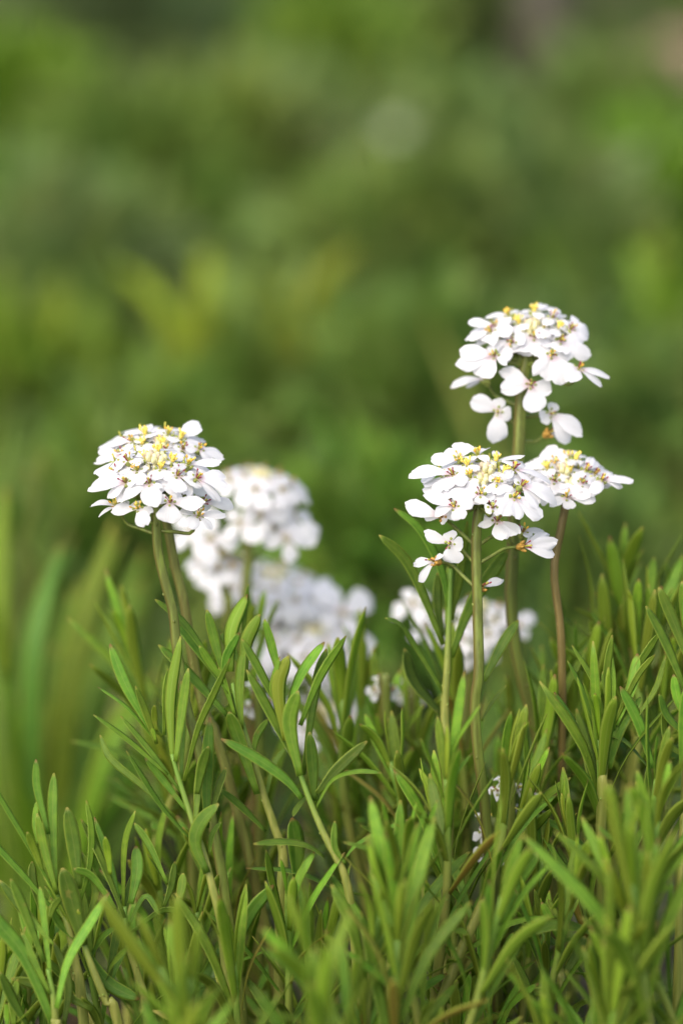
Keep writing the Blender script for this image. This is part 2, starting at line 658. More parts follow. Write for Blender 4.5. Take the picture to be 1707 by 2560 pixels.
def round_head(label, sx, sy, dz, R, stem, tilt=(0, .95, .2), rings=((4, .3, 'w'), (5, .62, 'n'), (7, 1.0, 'n')), drop=.16, extra=(), mat=M_FSTEM, group=None, simple=True, seed=1, pl=.0072):
    """a whole corymb by rule: rings of florets on a low dome; extra: single florets lower down the stem"""
    rs = random.getstate()
    random.seed(seed)
    dz *= KD
    top = P(sx, sy, dz)
    ax = w3(tilt)
    a = ax.orthogonal().normalized()
    b = ax.cross(a)
    pts = [top - ax * R * .6] + [P(x, y, dz + d) for x, y, d in stem]
    pts.append(V((pts[-1].x, pts[-1].y, -.005)))
    root = thing('candytuft_flower', pts[-1], label, 'flower', group)
    pts.reverse()
    put_stem(root, pts, .0016, .0013, mat)
    pv = top - ax * R * 1.1
    for n_, rr, st in rings:
        for i in range(n_):
            q = 2 * math.pi * (i + random.uniform(-.2, .2)) / n_ + rr * 3
            o = a * math.cos(q) + b * math.sin(q)
            c = top + o * (R * rr) - ax * (R * drop * rr * rr * random.uniform(.8, 1.3))
            n = (ax * .9 + o * rr * .55).normalized()
            side = n.cross(o).normalized()
            out = side.cross(n).normalized()
            if out.dot(o) < 0:
                out = -out
            big = pl * (.45 + .55 * rr) * random.uniform(.85, 1.1)
            pets = []
            for sgn in (-1, 1):
                pets.append((c + (out * .8 + side * .6 * sgn) * big - n * big * .05, big * .74))
                pets.append((c + (-out * .6 + side * .75 * sgn) * big * .6 + n * big * .05, big * .5))
            put_floret(root, c, n, pets, st, pv, simple=simple)
    for ex, ey, edz, nn, s in extra:
        c = P(ex, ey, dz + edz)
        n = w3(nn)
        side = n.orthogonal().normalized()
        side = Quaternion(n, random.uniform(0, 6)) @ side
        oth = n.cross(side)
        pets = []
        for k in range(4):
            q = math.pi / 4 + k * math.pi / 2
            ln = pl * s * (1.1 if k in (0, 3) else .75)
            pets.append((c + (side * math.cos(q) + oth * math.sin(q)) * ln, ln * .7))
        att = min(bez(pts, 40), key=lambda z: abs((z - c).length - .013))
        put_floret(root, c, n, pets, 'n', att, simple=simple)
    bud_cluster(root, top + ax * .001, ax, R * .30)
    random.setstate(rs)
    return root


zA = zone(150, 1000, 900, 1950)
z1 = zone(210, 1040, 590, 1360)
z2 = zone(1000, 1090, 1400, 1420)
z3 = zone(1110, 740, 1540, 1130)
z4 = zone(1280, 1100, 1600, 1360)
z5 = zone(430, 1110, 930, 1640)
z6 = zone(960, 1400, 1340, 1680)
zL = zone(0, 1750, 570, 2560)
zM = zone(500, 1700, 1100, 2560)
zR = zone(900, 1200, 1707, 1900)


def line(zf, pts, d0=0.0, d1=None):
    n = len(pts)
    d1 = d0 if d1 is None else d1
    return [(*zf(x, y), d0 + (d1 - d0) * i / max(1, n - 1)) for i, (x, y) in enumerate(pts)]


# left head, sharpest
traced_head('sharp white flower head at the left, on the front of two stems standing close together', z1, 0.0, (760, 470), 640, (750, 930),
    line(zA, [(505, 640), (515, 800), (552, 960), (592, 1110), (612, 1300), (660, 1600), (760, 1986)], 0, .006), [
    (795, 540, 'y', [(712, 655, 130), (885, 650, 110), (700, 500, 70), (890, 500, 70)]),
    (555, 560, 'o', [(555, 702, 160), (345, 670, 130), (430, 470, 100), (655, 545, 80)]),
    (460, 465, 'r', [(258, 575, 130), (270, 500, 110), (420, 390, 90), (590, 470, 110)]),
    (435, 685, 'r', [(68, 728, 95), (268, 842, 115), (170, 572, 70), (520, 700, 80)], {'dz': -.005}),
    (680, 690, 'r', [(697, 915, 180), (410, 805, 125), (795, 732, 60), (640, 650, 60)]),
    (965, 610, 'r', [(955, 782, 168), (1205, 735, 110), (1045, 578, 50), (890, 585, 60)]),
    (1165, 640, 'r', [(1405, 860, 125), (1475, 715, 130), (1450, 600, 110), (1075, 590, 90)]),
    (1075, 500, 'o', [(1340, 610, 130), (1400, 470, 120), (945, 540, 90), (1110, 410, 80)]),
    (915, 470, 'y', [(985, 525, 80), (850, 410, 80), (1010, 420, 80), (840, 490, 60)]),
    (640, 440, 'y', [(545, 480, 100), (730, 480, 90), (560, 375, 90), (730, 380, 80)]),
    (890, 880, 'r', [(878, 1092, 210), (1222, 920, 135), (785, 845, 90), (1005, 810, 90)], {'n': (.1, .55, .83), 'dz': -.006}),
    (560, 950, 'o', [(620, 1118, 135), (300, 975, 120), (697, 985, 95), (520, 885, 95)], {'n': (-.25, .7, .66), 'dz': -.005, 'att': (700, 1160)}),
    (345, 930, 'o', [(88, 892, 70), (150, 1025, 75), (465, 905, 70), (400, 985, 80)], {'n': (-.4, .88, .2), 'dz': .001, 'ochre': True, 'att': (705, 1235)}),
    (1180, 1030, 'r', [(1452, 1020, 120), (1320, 1150, 95), (1090, 1135, 120), (1000, 985, 90)], {'n': (.35, .88, .3), 'dz': -.003, 'att': (780, 1195)}),
    (1230, 890, 'r', [(1530, 905, 115), (1270, 975, 95), (1130, 840, 80), (1380, 830, 110)], {'dz': .003}),
    (1045, 790, 'o', [(1130, 835, 85), (960, 800, 70), (1080, 760, 60)], {'dz': .002}),
    (330, 590, 'r', [(165, 575, 70), (260, 540, 90), (420, 640, 100)], {'dz': .001}),
    (760, 380, 'y', [(690, 330, 90), (830, 330, 90), (820, 430, 80), (700, 430, 80)], {'dz': .002}),
], buds=[(770, 425), (700, 400)])

# its twin, a little farther away
traced_head('white flower head just behind the sharp left one, one petal curling upright at its right', z1, .011, (800, 240), 600, (800, 700),
    line(zA, [(530, 500), (570, 690), (600, 860), (650, 1060), (690, 1320), (760, 1640), (850, 1860)], 0, .008), [
    (640, 190, 'y', [(432, 172, 80), (640, 105, 120), (725, 210, 90), (590, 255, 90)]),
    (870, 190, 'o', [(935, 148, 100), (860, 245, 90), (785, 180, 80), (800, 140, 70)]),
    (1000, 230, 'y', [(1185, 62, 165), (1215, 320, 110), (900, 265, 90), (1060, 180, 90)]),
    (810, 290, 'y', [(735, 335, 100), (890, 325, 100), (755, 240, 90), (870, 240, 90)]),
    (610, 290, 'y', [(440, 345, 110), (560, 410, 110), (690, 335, 90), (530, 260, 90)]),
    (500, 260, 'r', [(240, 325, 95), (320, 270, 90), (610, 235, 90), (430, 350, 110)]),
    (400, 400, 'r', [(155, 375, 70), (132, 475, 110), (285, 500, 90), (470, 360, 80)]),
    (1190, 340, 'r', [(1432, 400, 140), (1230, 305, 90), (1310, 460, 110), (1050, 335, 110)], {'n': (.4, .8, .5)}),
    (1020, 340, 'r', [(1160, 410, 110), (950, 385, 90), (1090, 300, 90), (930, 300, 80)]),
    (850, 370, 'r', [(760, 420, 90), (960, 420, 90), (800, 330, 80)]),
    (1000, 700, 'r', [(1300, 800, 120), (1250, 650, 110), (900, 640, 90)], {'dz': 0.0}),
    (520, 700, 'r', [(300, 640, 110), (350, 780, 100), (620, 640, 90)], {'dz': 0.0}),
], mat=M_OLIVE, r0=.0014, r1=.0012, buds=[(800, 250)])

# right group, front head
traced_head('sharp white flower head at the right, front of three, small florets hanging down its stem', z2, .003, (830, 350), 640, (770, 700),
    [(*z2(748, 900), 0), (*z2(745, 1294), 0), (*z6(960, 400), 0), (*z6(966, 700), 0), (*z6(975, 1155), 0), (1186, 1766, .002), (1196, 1900, .004), (1215, 2060, .008)], [
    (660, 285, 'y', [(525, 325, 100), (590, 385, 100), (745, 335, 80), (735, 225, 80)]),
    (580, 220, 'o', [(622, 66, 185), (430, 165, 110), (312, 240, 110), (690, 250, 80)], {'n': (-.2, .5, .75), 'dz': .004}),
    (760, 190, 'o', [(835, 112, 120), (700, 130, 90), (850, 230, 80), (700, 230, 80)]),
    (935, 245, 'y', [(950, 150, 70), (1212, 212, 100), (1180, 300, 110), (865, 290, 80)]),
    (1015, 365, 'y', [(1190, 410, 110), (915, 385, 80), (1085, 440, 100), (1000, 290, 70)]),
    (1110, 320, 'r', [(1290, 440, 130), (1475, 430, 130), (1210, 260, 110), (1050, 390, 80)]),
    (690, 410, 'o', [(635, 465, 90), (730, 475, 90), (760, 380, 70), (630, 380, 80)]),
    (520, 380, 'r', [(112, 338, 135), (300, 545, 150), (640, 460, 110), (470, 510, 120)]),
    (790, 560, 'r', [(655, 470, 140), (505, 600, 140), (790, 665, 110), (860, 500, 90)], {'n': (-.1, .55, .8)}),
    (950, 440, 'o', [(860, 625, 160), (1075, 615, 140), (870, 400, 70), (1050, 400, 80)], {'n': (.05, .5, .85)}),
    (1120, 600, 'r', [(1378, 795, 160), (1000, 775, 130), (1260, 665, 90), (1150, 800, 130)]),
    (1190, 485, 'r', [(1515, 620, 175), (1350, 685, 150), (1430, 500, 110), (1110, 430, 80)]),
    (530, 690, 'r', [(256, 565, 95), (335, 760, 100), (590, 805, 130), (700, 640, 130)]),
    (410, 790, 'r', [(52, 690, 95), (225, 800, 90), (445, 840, 80), (595, 745, 110)], {'ochre': True, 'dz': .0, 'att': (710, 1090)}),
    (905, 700, 'r', [(835, 728, 100), (945, 665, 90), (970, 760, 80)]),
    (950, 830, 'r', [(780, 885, 80), (1010, 1015, 150), (1155, 945, 120), (825, 775, 110)], {'n': (-.05, .75, .6), 'dz': -.002, 'att': (790, 1090)}),
    (1200, 940, 'r', [(1395, 920, 110), (1090, 880, 80), (1270, 985, 100), (1150, 880, 70)], {'n': (.2, .95, .25), 'dz': .003}),
    (1215, 1080, 'n', [(1500, 1165, 125), (1522, 1030, 105), (1440, 945, 105), (1300, 1000, 80)], {'n': (.75, .2, .35), 'dz': -.001, 'ochre': True, 'att': (795, 1240)}),
    (490, 1050, 'n', [(240, 962, 95), (510, 1242, 175), (612, 1060, 120), (480, 935, 115)], {'n': (-.25, .25, .9), 'dz': -.001, 'att': (735, 1290)}),
    (335, 1225, 'n', [(132, 1255, 85), (410, 1155, 55), (190, 1430, 125)], {'n': (-.7, .3, .4), 'dz': .001, 'ochre': True, 'att': (698, 1517)}),
    (805, 1475, 'n', [(992, 1400, 55), (900, 1470, 40)], {'n': (.6, .6, .3), 'dz': .001, 'ochre': True, 'att': (745, 1500)}),
], buds=[(860, 290), (810, 380), (790, 420)])

# right group, tallest head
traced_head('tallest white flower head, top right, loose florets hanging on its thick green stem', z3, .017, (820, 260), 560, (730, 640),
    [(*z3(712, 760), 0), (*z3(700, 950), 0), (*z3(688, 1100), 0), (*z3(678, 1400), 0), (1287, 1240, .002), (1281, 1380, .004), (1276, 1509, .006), (1296, 1663, .01), (1337, 1818, .014), (1360, 1960, .02)], [
    (680, 250, 'y', [(640, 335, 110), (740, 305, 90), (590, 225, 90), (700, 165, 90)]),
    (590, 180, 'o', [(380, 185, 100), (645, 125, 90), (555, 265, 100), (500, 230, 100)]),
    (820, 145, 'y', [(890, 66, 140), (708, 135, 90), (870, 205, 90), (955, 110, 100)]),
    (910, 280, 'y', [(890, 382, 130), (830, 315, 90), (970, 335, 90), (930, 220, 80)]),
    (985, 200, 'r', [(1082, 160, 120), (1010, 110, 110), (930, 260, 90), (1060, 230, 90)]),
    (1040, 290, 'y', [(1000, 365, 90), (1190, 350, 130), (1130, 230, 110), (960, 250, 80)]),
    (1150, 300, 'r', [(1235, 218, 130), (1318, 340, 160), (1250, 440, 130), (1060, 240, 110)], {'n': (.35, .7, .6)}),
    (820, 365, 'r', [(690, 515, 155), (920, 500, 145), (700, 380, 80), (960, 400, 80)], {'n': (0, .45, .85)}),
    (480, 290, 'r', [(225, 240, 110), (210, 392, 75), (420, 435, 120), (580, 345, 120)]),
    (430, 330, 'r', [(300, 300, 110), (330, 400, 110), (500, 250, 100)]),
    (615, 420, 'r', [(505, 575, 160), (730, 370, 120), (640, 480, 90), (480, 470, 90)], {'n': (-.25, .4, .85)}),
    (1060, 400, 'r', [(1135, 578, 165), (1320, 550, 130), (1010, 500, 110), (1230, 430, 130)], {'n': (.25, .45, .85)}),
    (460, 535, 'r', [(150, 510, 135), (132, 640, 120), (330, 735, 200), (575, 605, 70)], {'n': (-.3, .45, .8)}),
    (370, 760, 'n', [(75, 805, 85), (200, 828, 80), (345, 730, 70)], {'n': (-.5, .85, .2), 'dz': .003, 'att': (690, 1020)}),
    (980, 530, 'r', [(795, 685, 90), (920, 745, 180), (1120, 775, 190), (860, 535, 70)], {'n': (.1, .4, .88)}),
    (1225, 660, 'r', [(1502, 735, 80), (1420, 825, 75), (1150, 765, 130), (1125, 625, 70), ], {'n': (.4, .85, .3)}),
    (790, 805, 'r', [(520, 830, 140), (840, 1048, 185), (530, 662, 115), (968, 850, 140)], {'n': (.0, .4, .9), 'dz': -.005, 'att': (705, 1000)}),
    (490, 1050, 'n', [(262, 935, 140), (482, 1325, 165), (500, 935, 105), (605, 1085, 120)], {'n': (-.15, .2, .95), 'dz': -.001, 'att': (690, 1190)}),
    (970, 1070, 'n', [(885, 1130, 120), (1130, 1335, 125), (1258, 1225, 135), (1000, 975, 100)], {'n': (.25, .3, .9), 'dz': -.001, 'att': (745, 1120)}),
    (960, 1245, 'n', [(1050, 1300, 50), (1030, 1240, 40)], {'n': (.6, .5, .3), 'dz': .001, 'att': (735, 1340), 'ochre': True}),
], r0=.0016, r1=.0015, buds=[(800, 240), (750, 290)])

# right group, brown stemmed head
traced_head('white flower head on a thin brown stem, rightmost of all the flowers', z4, .012, (680, 360), 600, (640, 780),
    [(*z4(640, 850), 0), (*z4(592, 1100), 0), (*zR(940, 450), 0), (*zR(972, 720), .002), (*zR(980, 1000), .004), (1404, 1850, .01)], [
    (435, 350, 'y', [(240, 250, 140), (125, 300, 140), (500, 420, 90), (380, 430, 100)]),
    (530, 265, 'o', [(415, 102, 215), (650, 140, 160), (600, 320, 90), (450, 300, 90)], {'n': (-.1, .45, .85), 'dz': .004}),
    (690, 230, 'o', [(690, 130, 170), (600, 190, 110), (750, 290, 90)], {'dz': .005}),
    (780, 240, 'y', [(870, 175, 120), (790, 160, 110), (720, 305, 90), (850, 290, 80)]),
    (700, 395, 'y', [(600, 430, 120), (830, 465, 120), (610, 355, 90), (800, 375, 90)]),
    (900, 370, 'r', [(1040, 270, 120), (980, 225, 100), (850, 300, 90), (830, 430, 90)]),
    (520, 485, 'r', [(560, 690, 190), (270, 550, 145), (640, 450, 90), (430, 420, 80)], {'n': (-.15, .45, .85)}),
    (860, 515, 'r', [(795, 685, 195), (970, 610, 130), (735, 490, 90), (930, 460, 90)], {'n': (.15, .45, .85)}),
    (1095, 490, 'r', [(1468, 500, 135), (1335, 590, 70), (1010, 640, 130), (1245, 415, 120), (980, 420, 150)][:4], {'n': (.35, .85, .35)}),
    (1010, 420, 'r', [(1150, 350, 140), (900, 450, 130), (960, 560, 140), (1100, 420, 110)], {'dz': .001}),
    (665, 695, 'r', [(465, 800, 110), (700, 838, 140), (1005, 700, 170), (640, 600, 60)], {'n': (.05, .7, .65), 'dz': -.004, 'att': (590, 1080)}),
], mat=M_BROWN, r0=.0010, r1=.0010, buds=[(640, 330), (690, 470)])

# blurred heads behind
round_head('blurred white flower head tucked behind the right edge of the sharp left one', *z5(690, 245), .058, .0090, line(z5, [(620, 600), (600, 900), (560, 1300), (520, 1650)]),
    (.12, .97, .08), extra=[(*z5(540, 620), -.004, (-.2, .6, .7), 1.0), (*z5(150, 690), .0, (-.1, .5, .8), 1.1), (*z5(300, 740), -.002, (.1, .4, .9), 1.0), (*z5(940, 560), 0, (.5, .6, .5), 1.15),
    (*z5(900, 740), -.003, (.3, .4, .9), 1.2), (*z5(800, 660), 0, (.1, .5, .8), .8), (*z5(700, 560), -.005, (0, .5, .8), 1.0)], seed=3, pl=.0080)
round_head('widest blurred white flower head, in the middle of the blurred column of flowers', *z5(800, 1020), .08, .0140, line(z5, [(870, 1250), (780, 1480), (680, 1660), (600, 1900)]),
    (.1, .97, .1), rings=((5, .28, 'w'), (6, .6, 'n'), (8, .98, 'n')), drop=.2, extra=[(*z5(440, 1140), -.004, (-.4, .5, .7), 1.2), (*z5(1120, 1230), -.004, (.3, .5, .8), 1.2)], mat=M_BROWN, seed=4, pl=.0095)
round_head('blurred white flower head low in the middle, partly hidden by the nearest leafy tips', *z5(1110, 1460), .074, .0120, line(z5, [(1090, 1900), (1080, 2100)]),
    (.1, .97, .1), drop=.25, extra=[(*z5(1330, 1330), .003, (.3, .6, .6), 1.2), (*z5(860, 1640), -.002, (-.2, .5, .8), 1.1), (*z5(1350, 1620), .0, (.4, .5, .7), 1.1), (*z5(1100, 1720), -.004, (.0, .5, .8), 1.2)], seed=5, pl=.0092)
round_head('faint half hidden white floret cluster at the left end of the blurred flowers', *z5(370, 890), .062, .0055, line(z5, [(430, 1200), (450, 1600)]),
    (.1, .95, .15), rings=((3, .3, 'o'), (6, .9, 'r')), seed=6, pl=.0065)
round_head('lowest blurred white flower head, sunk among the leaves at centre', 815, 1775, .07, .010, [(830, 1950, 0)], (0, .9, .3), rings=((4, .3, 'w'), (8, .9, 'n')), seed=7, pl=.0085)
round_head('blurred white flower head behind the front right stem, below the sharp florets', *z6(960, 480), .06, .0085, line(z6, [(860, 900), (880, 1300)]),
    (-.05, .9, .25), rings=((3, .3, 'w'), (5, .7, 'n'), (6, 1.05, 'n')), extra=[(*z6(300, 440), .0, (-.2, .5, .8), 1.1), (*z6(1000, 880), -.002, (.1, .4, .9), 1.5), (*z6(1380, 690), 0, (.3, .5, .8), 1.0), (*z6(420, 720), .01, (-.2, .6, .5), 1.2)], drop=.5, seed=8, pl=.006)
for i, (sx, sy, dz, r, lab) in enumerate([
        (957, 1716, .03, .0022, 'small yellow centred white blossom peeping out left of the upright right stem'),
        (1030, 1722, .055, .003, 'tiny white blossom deep between leaves beside the front right stem'),
        (1268, 1968, .012, .0026, 'opening cream bud low among the leaves at right'),
        (1328, 2010, .014, .0026, 'narrow white bud just right of the opening cream bud'),
        (1225, 2060, .012, .003, 'white blossom low among leaves, left below the opening cream bud'),
        (1228, 2120, .012, .0024, 'lowest small white blossom among the dark right leaves'),
        (640, 1740, .03, .0035, 'small white blossom showing through the leaves left of centre'),
        (475, 1840, .03, .003, 'small white blossom glimpsed between two leafy tips at left')]):
    round_head(lab, sx, sy, dz, r, [(sx + 6, sy + 90, .0)], (.1, .8, .6), rings=((2, .35, 'y'), (3, 1.0, 'n')), seed=20 + i, pl=.0032)

# ------------------------------------------------------------------ leafy shoots


def put_leaf(root, ln, nrm, width, origin, color=None, **kw):
    v, f, u = leaf_shape(ln, nrm, width, **kw)
    return obj('leaf', v, f, M_LEAF, root, origin, u, None, color)


def traced_shoot(label, dz, stem, leaves, r0=.0016, r1=.0005, tone=1.0):
    """stem: (photo x, y, depth offset) from the tip down; leaves: (zone, [base .. tip], width in zone pixels, options)"""
    dz *= KD
    pts = [P(x, y, dz + d) for x, y, d in stem]
    g = pts[-1] + (pts[-1] - pts[-2]).normalized() * .03
    pts.append(V((g.x, g.y, -.004)))
    root = thing('candytuft_shoot', pts[-1], label, 'leafy shoot')
    pts.reverse()
    put_stem(root, pts, r0, r1, M_STEM, groove=.05)
    for lf in leaves:
        zf, lp, wd = lf[:3]
        kw = lf[3] if len(lf) > 3 else {}
        sc = abs(zf(1, 0)[0] - zf(0, 0)[0])
        l3 = []
        tipd = kw.get('tip', random.uniform(-.004, .004))
        n = len(lp)
        b0 = kw.get('b', 0)
        for i, (x, y) in enumerate(lp):
            l3.append(P(*zf(x, y), dz + b0 + tipd * (i / (n - 1)) ** 1.5))
        ax = (l3[-1] - l3[0]).normalized()
        roll = math.radians(kw.get('roll', random.uniform(-40, 40)))
        nr = Quaternion(ax, roll) @ (-FWD * .9 + V((0, 0, .45)))
        if kw.get('flip'):
            nr = -nr
        t = kw.get('c', 1.0) * tone * random.uniform(.88, 1.1)
        yl = kw.get('y', 0)
        put_leaf(root, l3, nr, wd * sc * PX * 1.06, root.location, (t * (1 + .5 * yl), t * (1 + .25 * yl), t * (1 - .1 * yl), 1), twist=random.uniform(-.25, .25))
    return root


traced_shoot('sharp leafy shoot left of centre, fan of upright leaves below the left flower', -.002,
    [(*zA(585, 1850), 0), (*zA(625, 1990), 0), (*zL(1340, 880), 0), (*zL(1400, 1050), 0), (*zL(1470, 1320), 0), (*zL(1525, 1550), .001), (*zL(1560, 1850), .003), (600, 2560, .006)], [
    (zA, [(475, 1725), (345, 1490), (262, 1275)], 58, {'roll': 10, 'c': .9}),
    (zA, [(505, 1785), (350, 1610), (198, 1500)], 44, {'roll': 50, 'y': .5}),
    (zA, [(565, 1960), (370, 1790), (175, 1645)], 46, {'roll': 40, 'y': .3}),
    (zA, [(505, 1800), (455, 1650), (395, 1495)], 46, {'y': .4}),
    (zA, [(590, 1890), (578, 1560), (632, 1235)], 58, {'roll': 0, 'flip': 1}),
    (zA, [(545, 1750), (550, 1540), (568, 1405)], 36, {'y': .5, 'b': .001}),
    (zA, [(605, 1890), (640, 1620), (672, 1402)], 50, {'y': .4, 'b': -.002}),
    (zA, [(650, 1990), (720, 1720), (800, 1540), (890, 1350)], 42, {'roll': 35, 'y': .4, 'b': -.003}),
    (zA, [(715, 2060), (740, 1920), (775, 1810)], 60, {'b': -.003}),
    (zA, [(635, 1980), (640, 1720), (635, 1470)], 42, {'b': .003, 'c': .7}),
    (zA, [(505, 1730), (495, 1660), (495, 1595)], 32, {'y': .9}),
    (zA, [(500, 1780), (490, 1740), (480, 1715)], 28, {'y': 1.0, 'b': -.001}),
    (zA, [(540, 1760), (470, 1700), (410, 1600)], 30, {'y': .5, 'b': .002}),
    (zL, [(1315, 965), (1100, 720), (870, 350)], 62, {'roll': 55, 'c': .85}),
    (zL, [(1200, 800), (980, 590), (760, 400), (690, 240)], 48, {'b': .004}),
    (zL, [(1425, 1190), (1345, 990), (1385, 840), (1505, 715)], 100, {'roll': -10, 'c': .72, 'tip': -.004, 'b': -.002}),
    (zL, [(1420, 880), (1425, 500), (1445, 120)], 84, {'c': .55, 'roll': 0, 'b': .003}),
    (zL, [(1345, 850), (1370, 560), (1430, 325)], 62, {'b': -.002}),
    (zL, [(1440, 830), (1500, 620), (1555, 465)], 66, {'c': .6, 'b': .002}),
    (zL, [(1440, 1060), (1460, 930), (1522, 838)], 48, {'c': .9}),
    (zL, [(1300, 780), (1130, 560), (1000, 400)], 50, {'b': .004, 'c': .8}),
    (zL, [(1250, 640), (1040, 360), (830, 110)], 46, {'b': .005}),
    (zM, [(220, 1830), (320, 1540), (480, 1340)], 84, {'c': .7, 'b': -.002}),
])
traced_shoot('sharp leafy shoot at centre with a thick pale stem leaning left', -.003,
    [(*zM(640, 560), 0), (*zM(670, 660), 0), (*zM(745, 860), 0), (*zM(830, 1050), 0), (*zM(935, 1250), 0), (*zM(985, 1470), .001), (*zM(1020, 1800), .003), (900, 2560, .006)], [
    (zM, [(665, 775), (560, 650), (350, 500), (140, 385)], 78, {'roll': 15, 'c': .8}),
    (zM, [(765, 740), (890, 590), (1090, 400)], 74, {'c': .72}),
    (zM, [(755, 840), (860, 660), (1020, 600), (1185, 607)], 58, {'roll': -50, 'c': .85}),
    (zM, [(745, 790), (735, 560), (715, 340)], 76, {'c': .62, 'b': .002}),
    (zA, [(1160, 1640), (1050, 1430), (950, 1248)], 52, {'roll': 30, 'b': .001}),
    (zA, [(1240, 1905), (1105, 1650), (975, 1410)], 58, {'roll': 20, 'c': .95}),
    (zA, [(1155, 1470), (1110, 1290), (1070, 1145)], 56, {'c': .95}),
    (zA, [(1180, 1780), (1140, 1500), (1195, 1338)], 74, {'roll': 0, 'y': .45, 'flip': 1, 'b': -.001}),
    (zA, [(1185, 1620), (1265, 1430), (1382, 1265)], 68, {'y': .1}),
    (zA, [(1255, 1700), (1360, 1440), (1495, 1232)], 50, {'roll': 30, 'y': .5, 'b': -.001}),
    (zA, [(1255, 1965), (1200, 1690), (1245, 1520)], 76, {'roll': -5, 'y': .15, 'b': -.003}),
    (zA, [(1270, 1960), (1335, 1500), (1392, 1300)], 52, {'c': .8, 'b': .002}),
    (zA, [(1130, 1600), (1110, 1500), (1150, 1340)], 30, {'y': .6}),
    (zM, [(815, 1160), (700, 1085), (540, 1060), (350, 1072)], 74, {'roll': 45, 'c': .75}),
    (zM, [(945, 1170), (1020, 1080), (1180, 990), (1368, 908)], 46, {'roll': -45, 'c': .75}),
    (zM, [(950, 1200), (880, 1090), (880, 920)], 50, {'c': .95, 'b': -.001}),
    (zM, [(630, 1300), (625, 1100), (600, 900)], 135, {'c': .6, 'b': .006}),
    (zM, [(870, 1360), (620, 1255), (300, 1230)], 66, {'c': .62, 'b': .004, 'roll': 40}),
    (zM, [(700, 760), (640, 830), (610, 890)], 46, {'c': .7, 'b': .003}),
])
traced_shoot('leafy shoot standing between the two sharp ones, tips over the blurred flowers', .006,
    [(*zA(900, 1480), 0), (*zA(950, 1680), 0), (*zM(330, 460), 0), (*zM(420, 760), .001), (*zM(500, 1000), .002), (*zM(545, 1160), .003), (700, 2350, .006)], [
    (zA, [(890, 1420), (895, 1200), (978, 1015)], 78, {'y': .2, 'flip': 1}),
    (zA, [(965, 1470), (975, 1270), (1045, 1120)], 68, {'c': .9, 'flip': 1}),
    (zA, [(855, 1440), (810, 1260), (768, 1095)], 52, {}),
    (zA, [(850, 1460), (870, 1340), (938, 1215)], 50, {'b': -.002}),
    (zA, [(885, 1530), (740, 1330), (602, 1162)], 56, {'roll': 25, 'c': .95}),
    (zA, [(800, 1380), (650, 1170), (497, 1042)], 52, {'roll': 30}),
    (zA, [(875, 1650), (690, 1450), (515, 1280)], 62, {'c': .7, 'roll': 20}),
    (zA, [(950, 1720), (940, 1490), (962, 1272)], 58, {'b': -.002}),
    (zA, [(940, 1380), (890, 1280), (840, 1218)], 50, {'c': .65}),
    (zA, [(955, 1300), (965, 1120), (985, 960)], 30, {'b': .002}),
    (zA, [(860, 1480), (790, 1380), (728, 1285)], 46, {'y': .4}),
    (zA, [(915, 1650), (860, 1480), (830, 1400)], 40, {'y': .3}),
    (zM, [(375, 745), (250, 370), (190, 208)], 96, {'c': .68, 'b': -.002}),
    (zM, [(430, 990), (270, 830), (130, 715)], 62, {'c': .6, 'roll': 35}),
    (zM, [(345, 510), (370, 370), (445, 255)], 48, {}),
    (zM, [(330, 480), (250, 260), (180, 60)], 60, {'c': .8}),
    (zM, [(420, 820), (480, 560), (560, 440)], 40, {'c': .8, 'b': .004}),
])
traced_shoot('leafy shoot in the lower left, broad dark leaf standing in front of its stem', -.004,
    [(*zL(540, 1500), 0), (*zL(570, 1650), 0), (*zL(640, 1850), 0), (*zL(730, 2070), .001), (300, 2580, .004)], [
    (zL, [(545, 1300), (510, 1000), (462, 738)], 98, {'c': .72, 'roll': 0}),
    (zL, [(575, 1690), (500, 1400), (430, 1155)], 124, {'c': .8, 'roll': 5, 'b': -.002}),
    (zL, [(540, 1420), (615, 1150), (630, 900), (595, 690)], 56, {'roll': 40, 'y': .3}),
    (zL, [(570, 1600), (660, 1300), (560, 1040)], 50, {'b': .003}),
    (zL, [(860, 1500), (690, 1080), (560, 820)], 62, {'roll': 30}),
    (zL, [(760, 1200), (745, 1060), (725, 940)], 54, {'y': .7}),
    (zL, [(800, 1440), (640, 1220), (510, 1160)], 56, {'c': .8}),
    (zL, [(610, 1750), (750, 1950), (960, 2060)], 90, {'c': .55, 'b': .004}),
    (zL, [(590, 1700), (430, 1560), (340, 1420)], 60, {'c': .7}),
    (zL, [(620, 1780), (700, 1640), (800, 1560)], 60, {'c': .6, 'b': .004}),
])
traced_shoot('small leafy shoot in the lower left with a diamond shaped pointed leaf', .002,
    [(*zL(860, 1420), 0), (*zL(870, 1650), 0), (*zL(950, 1900), .002), (370, 2580, .005)], [
    (zL, [(900, 1400), (945, 1180), (937, 1003)], 84, {'roll': 0}),
    (zL, [(850, 1420), (860, 1000), (932, 762)], 48, {'y': .5}),
    (zL, [(1150, 1260), (1030, 1000), (925, 845)], 56, {'c': .9}),
    (zL, [(735, 2010), (810, 1600), (935, 1150)], 72, {'c': .5}),
    (zL, [(830, 1430), (760, 1130), (650, 805)], 50, {'c': .8}),
    (zL, [(880, 1560), (1000, 1350), (1100, 1480)], 44, {'c': .7}),
    (zL, [(1130, 1420), (1180, 1270), (1205, 1110)], 56, {'c': .7}),
    (zL, [(1220, 1420), (1250, 1300), (1262, 1190)], 66, {'y': .3}),
    (zL, [(900, 1600), (1150, 1440), (1400, 1560)], 46, {'c': .8}),
])
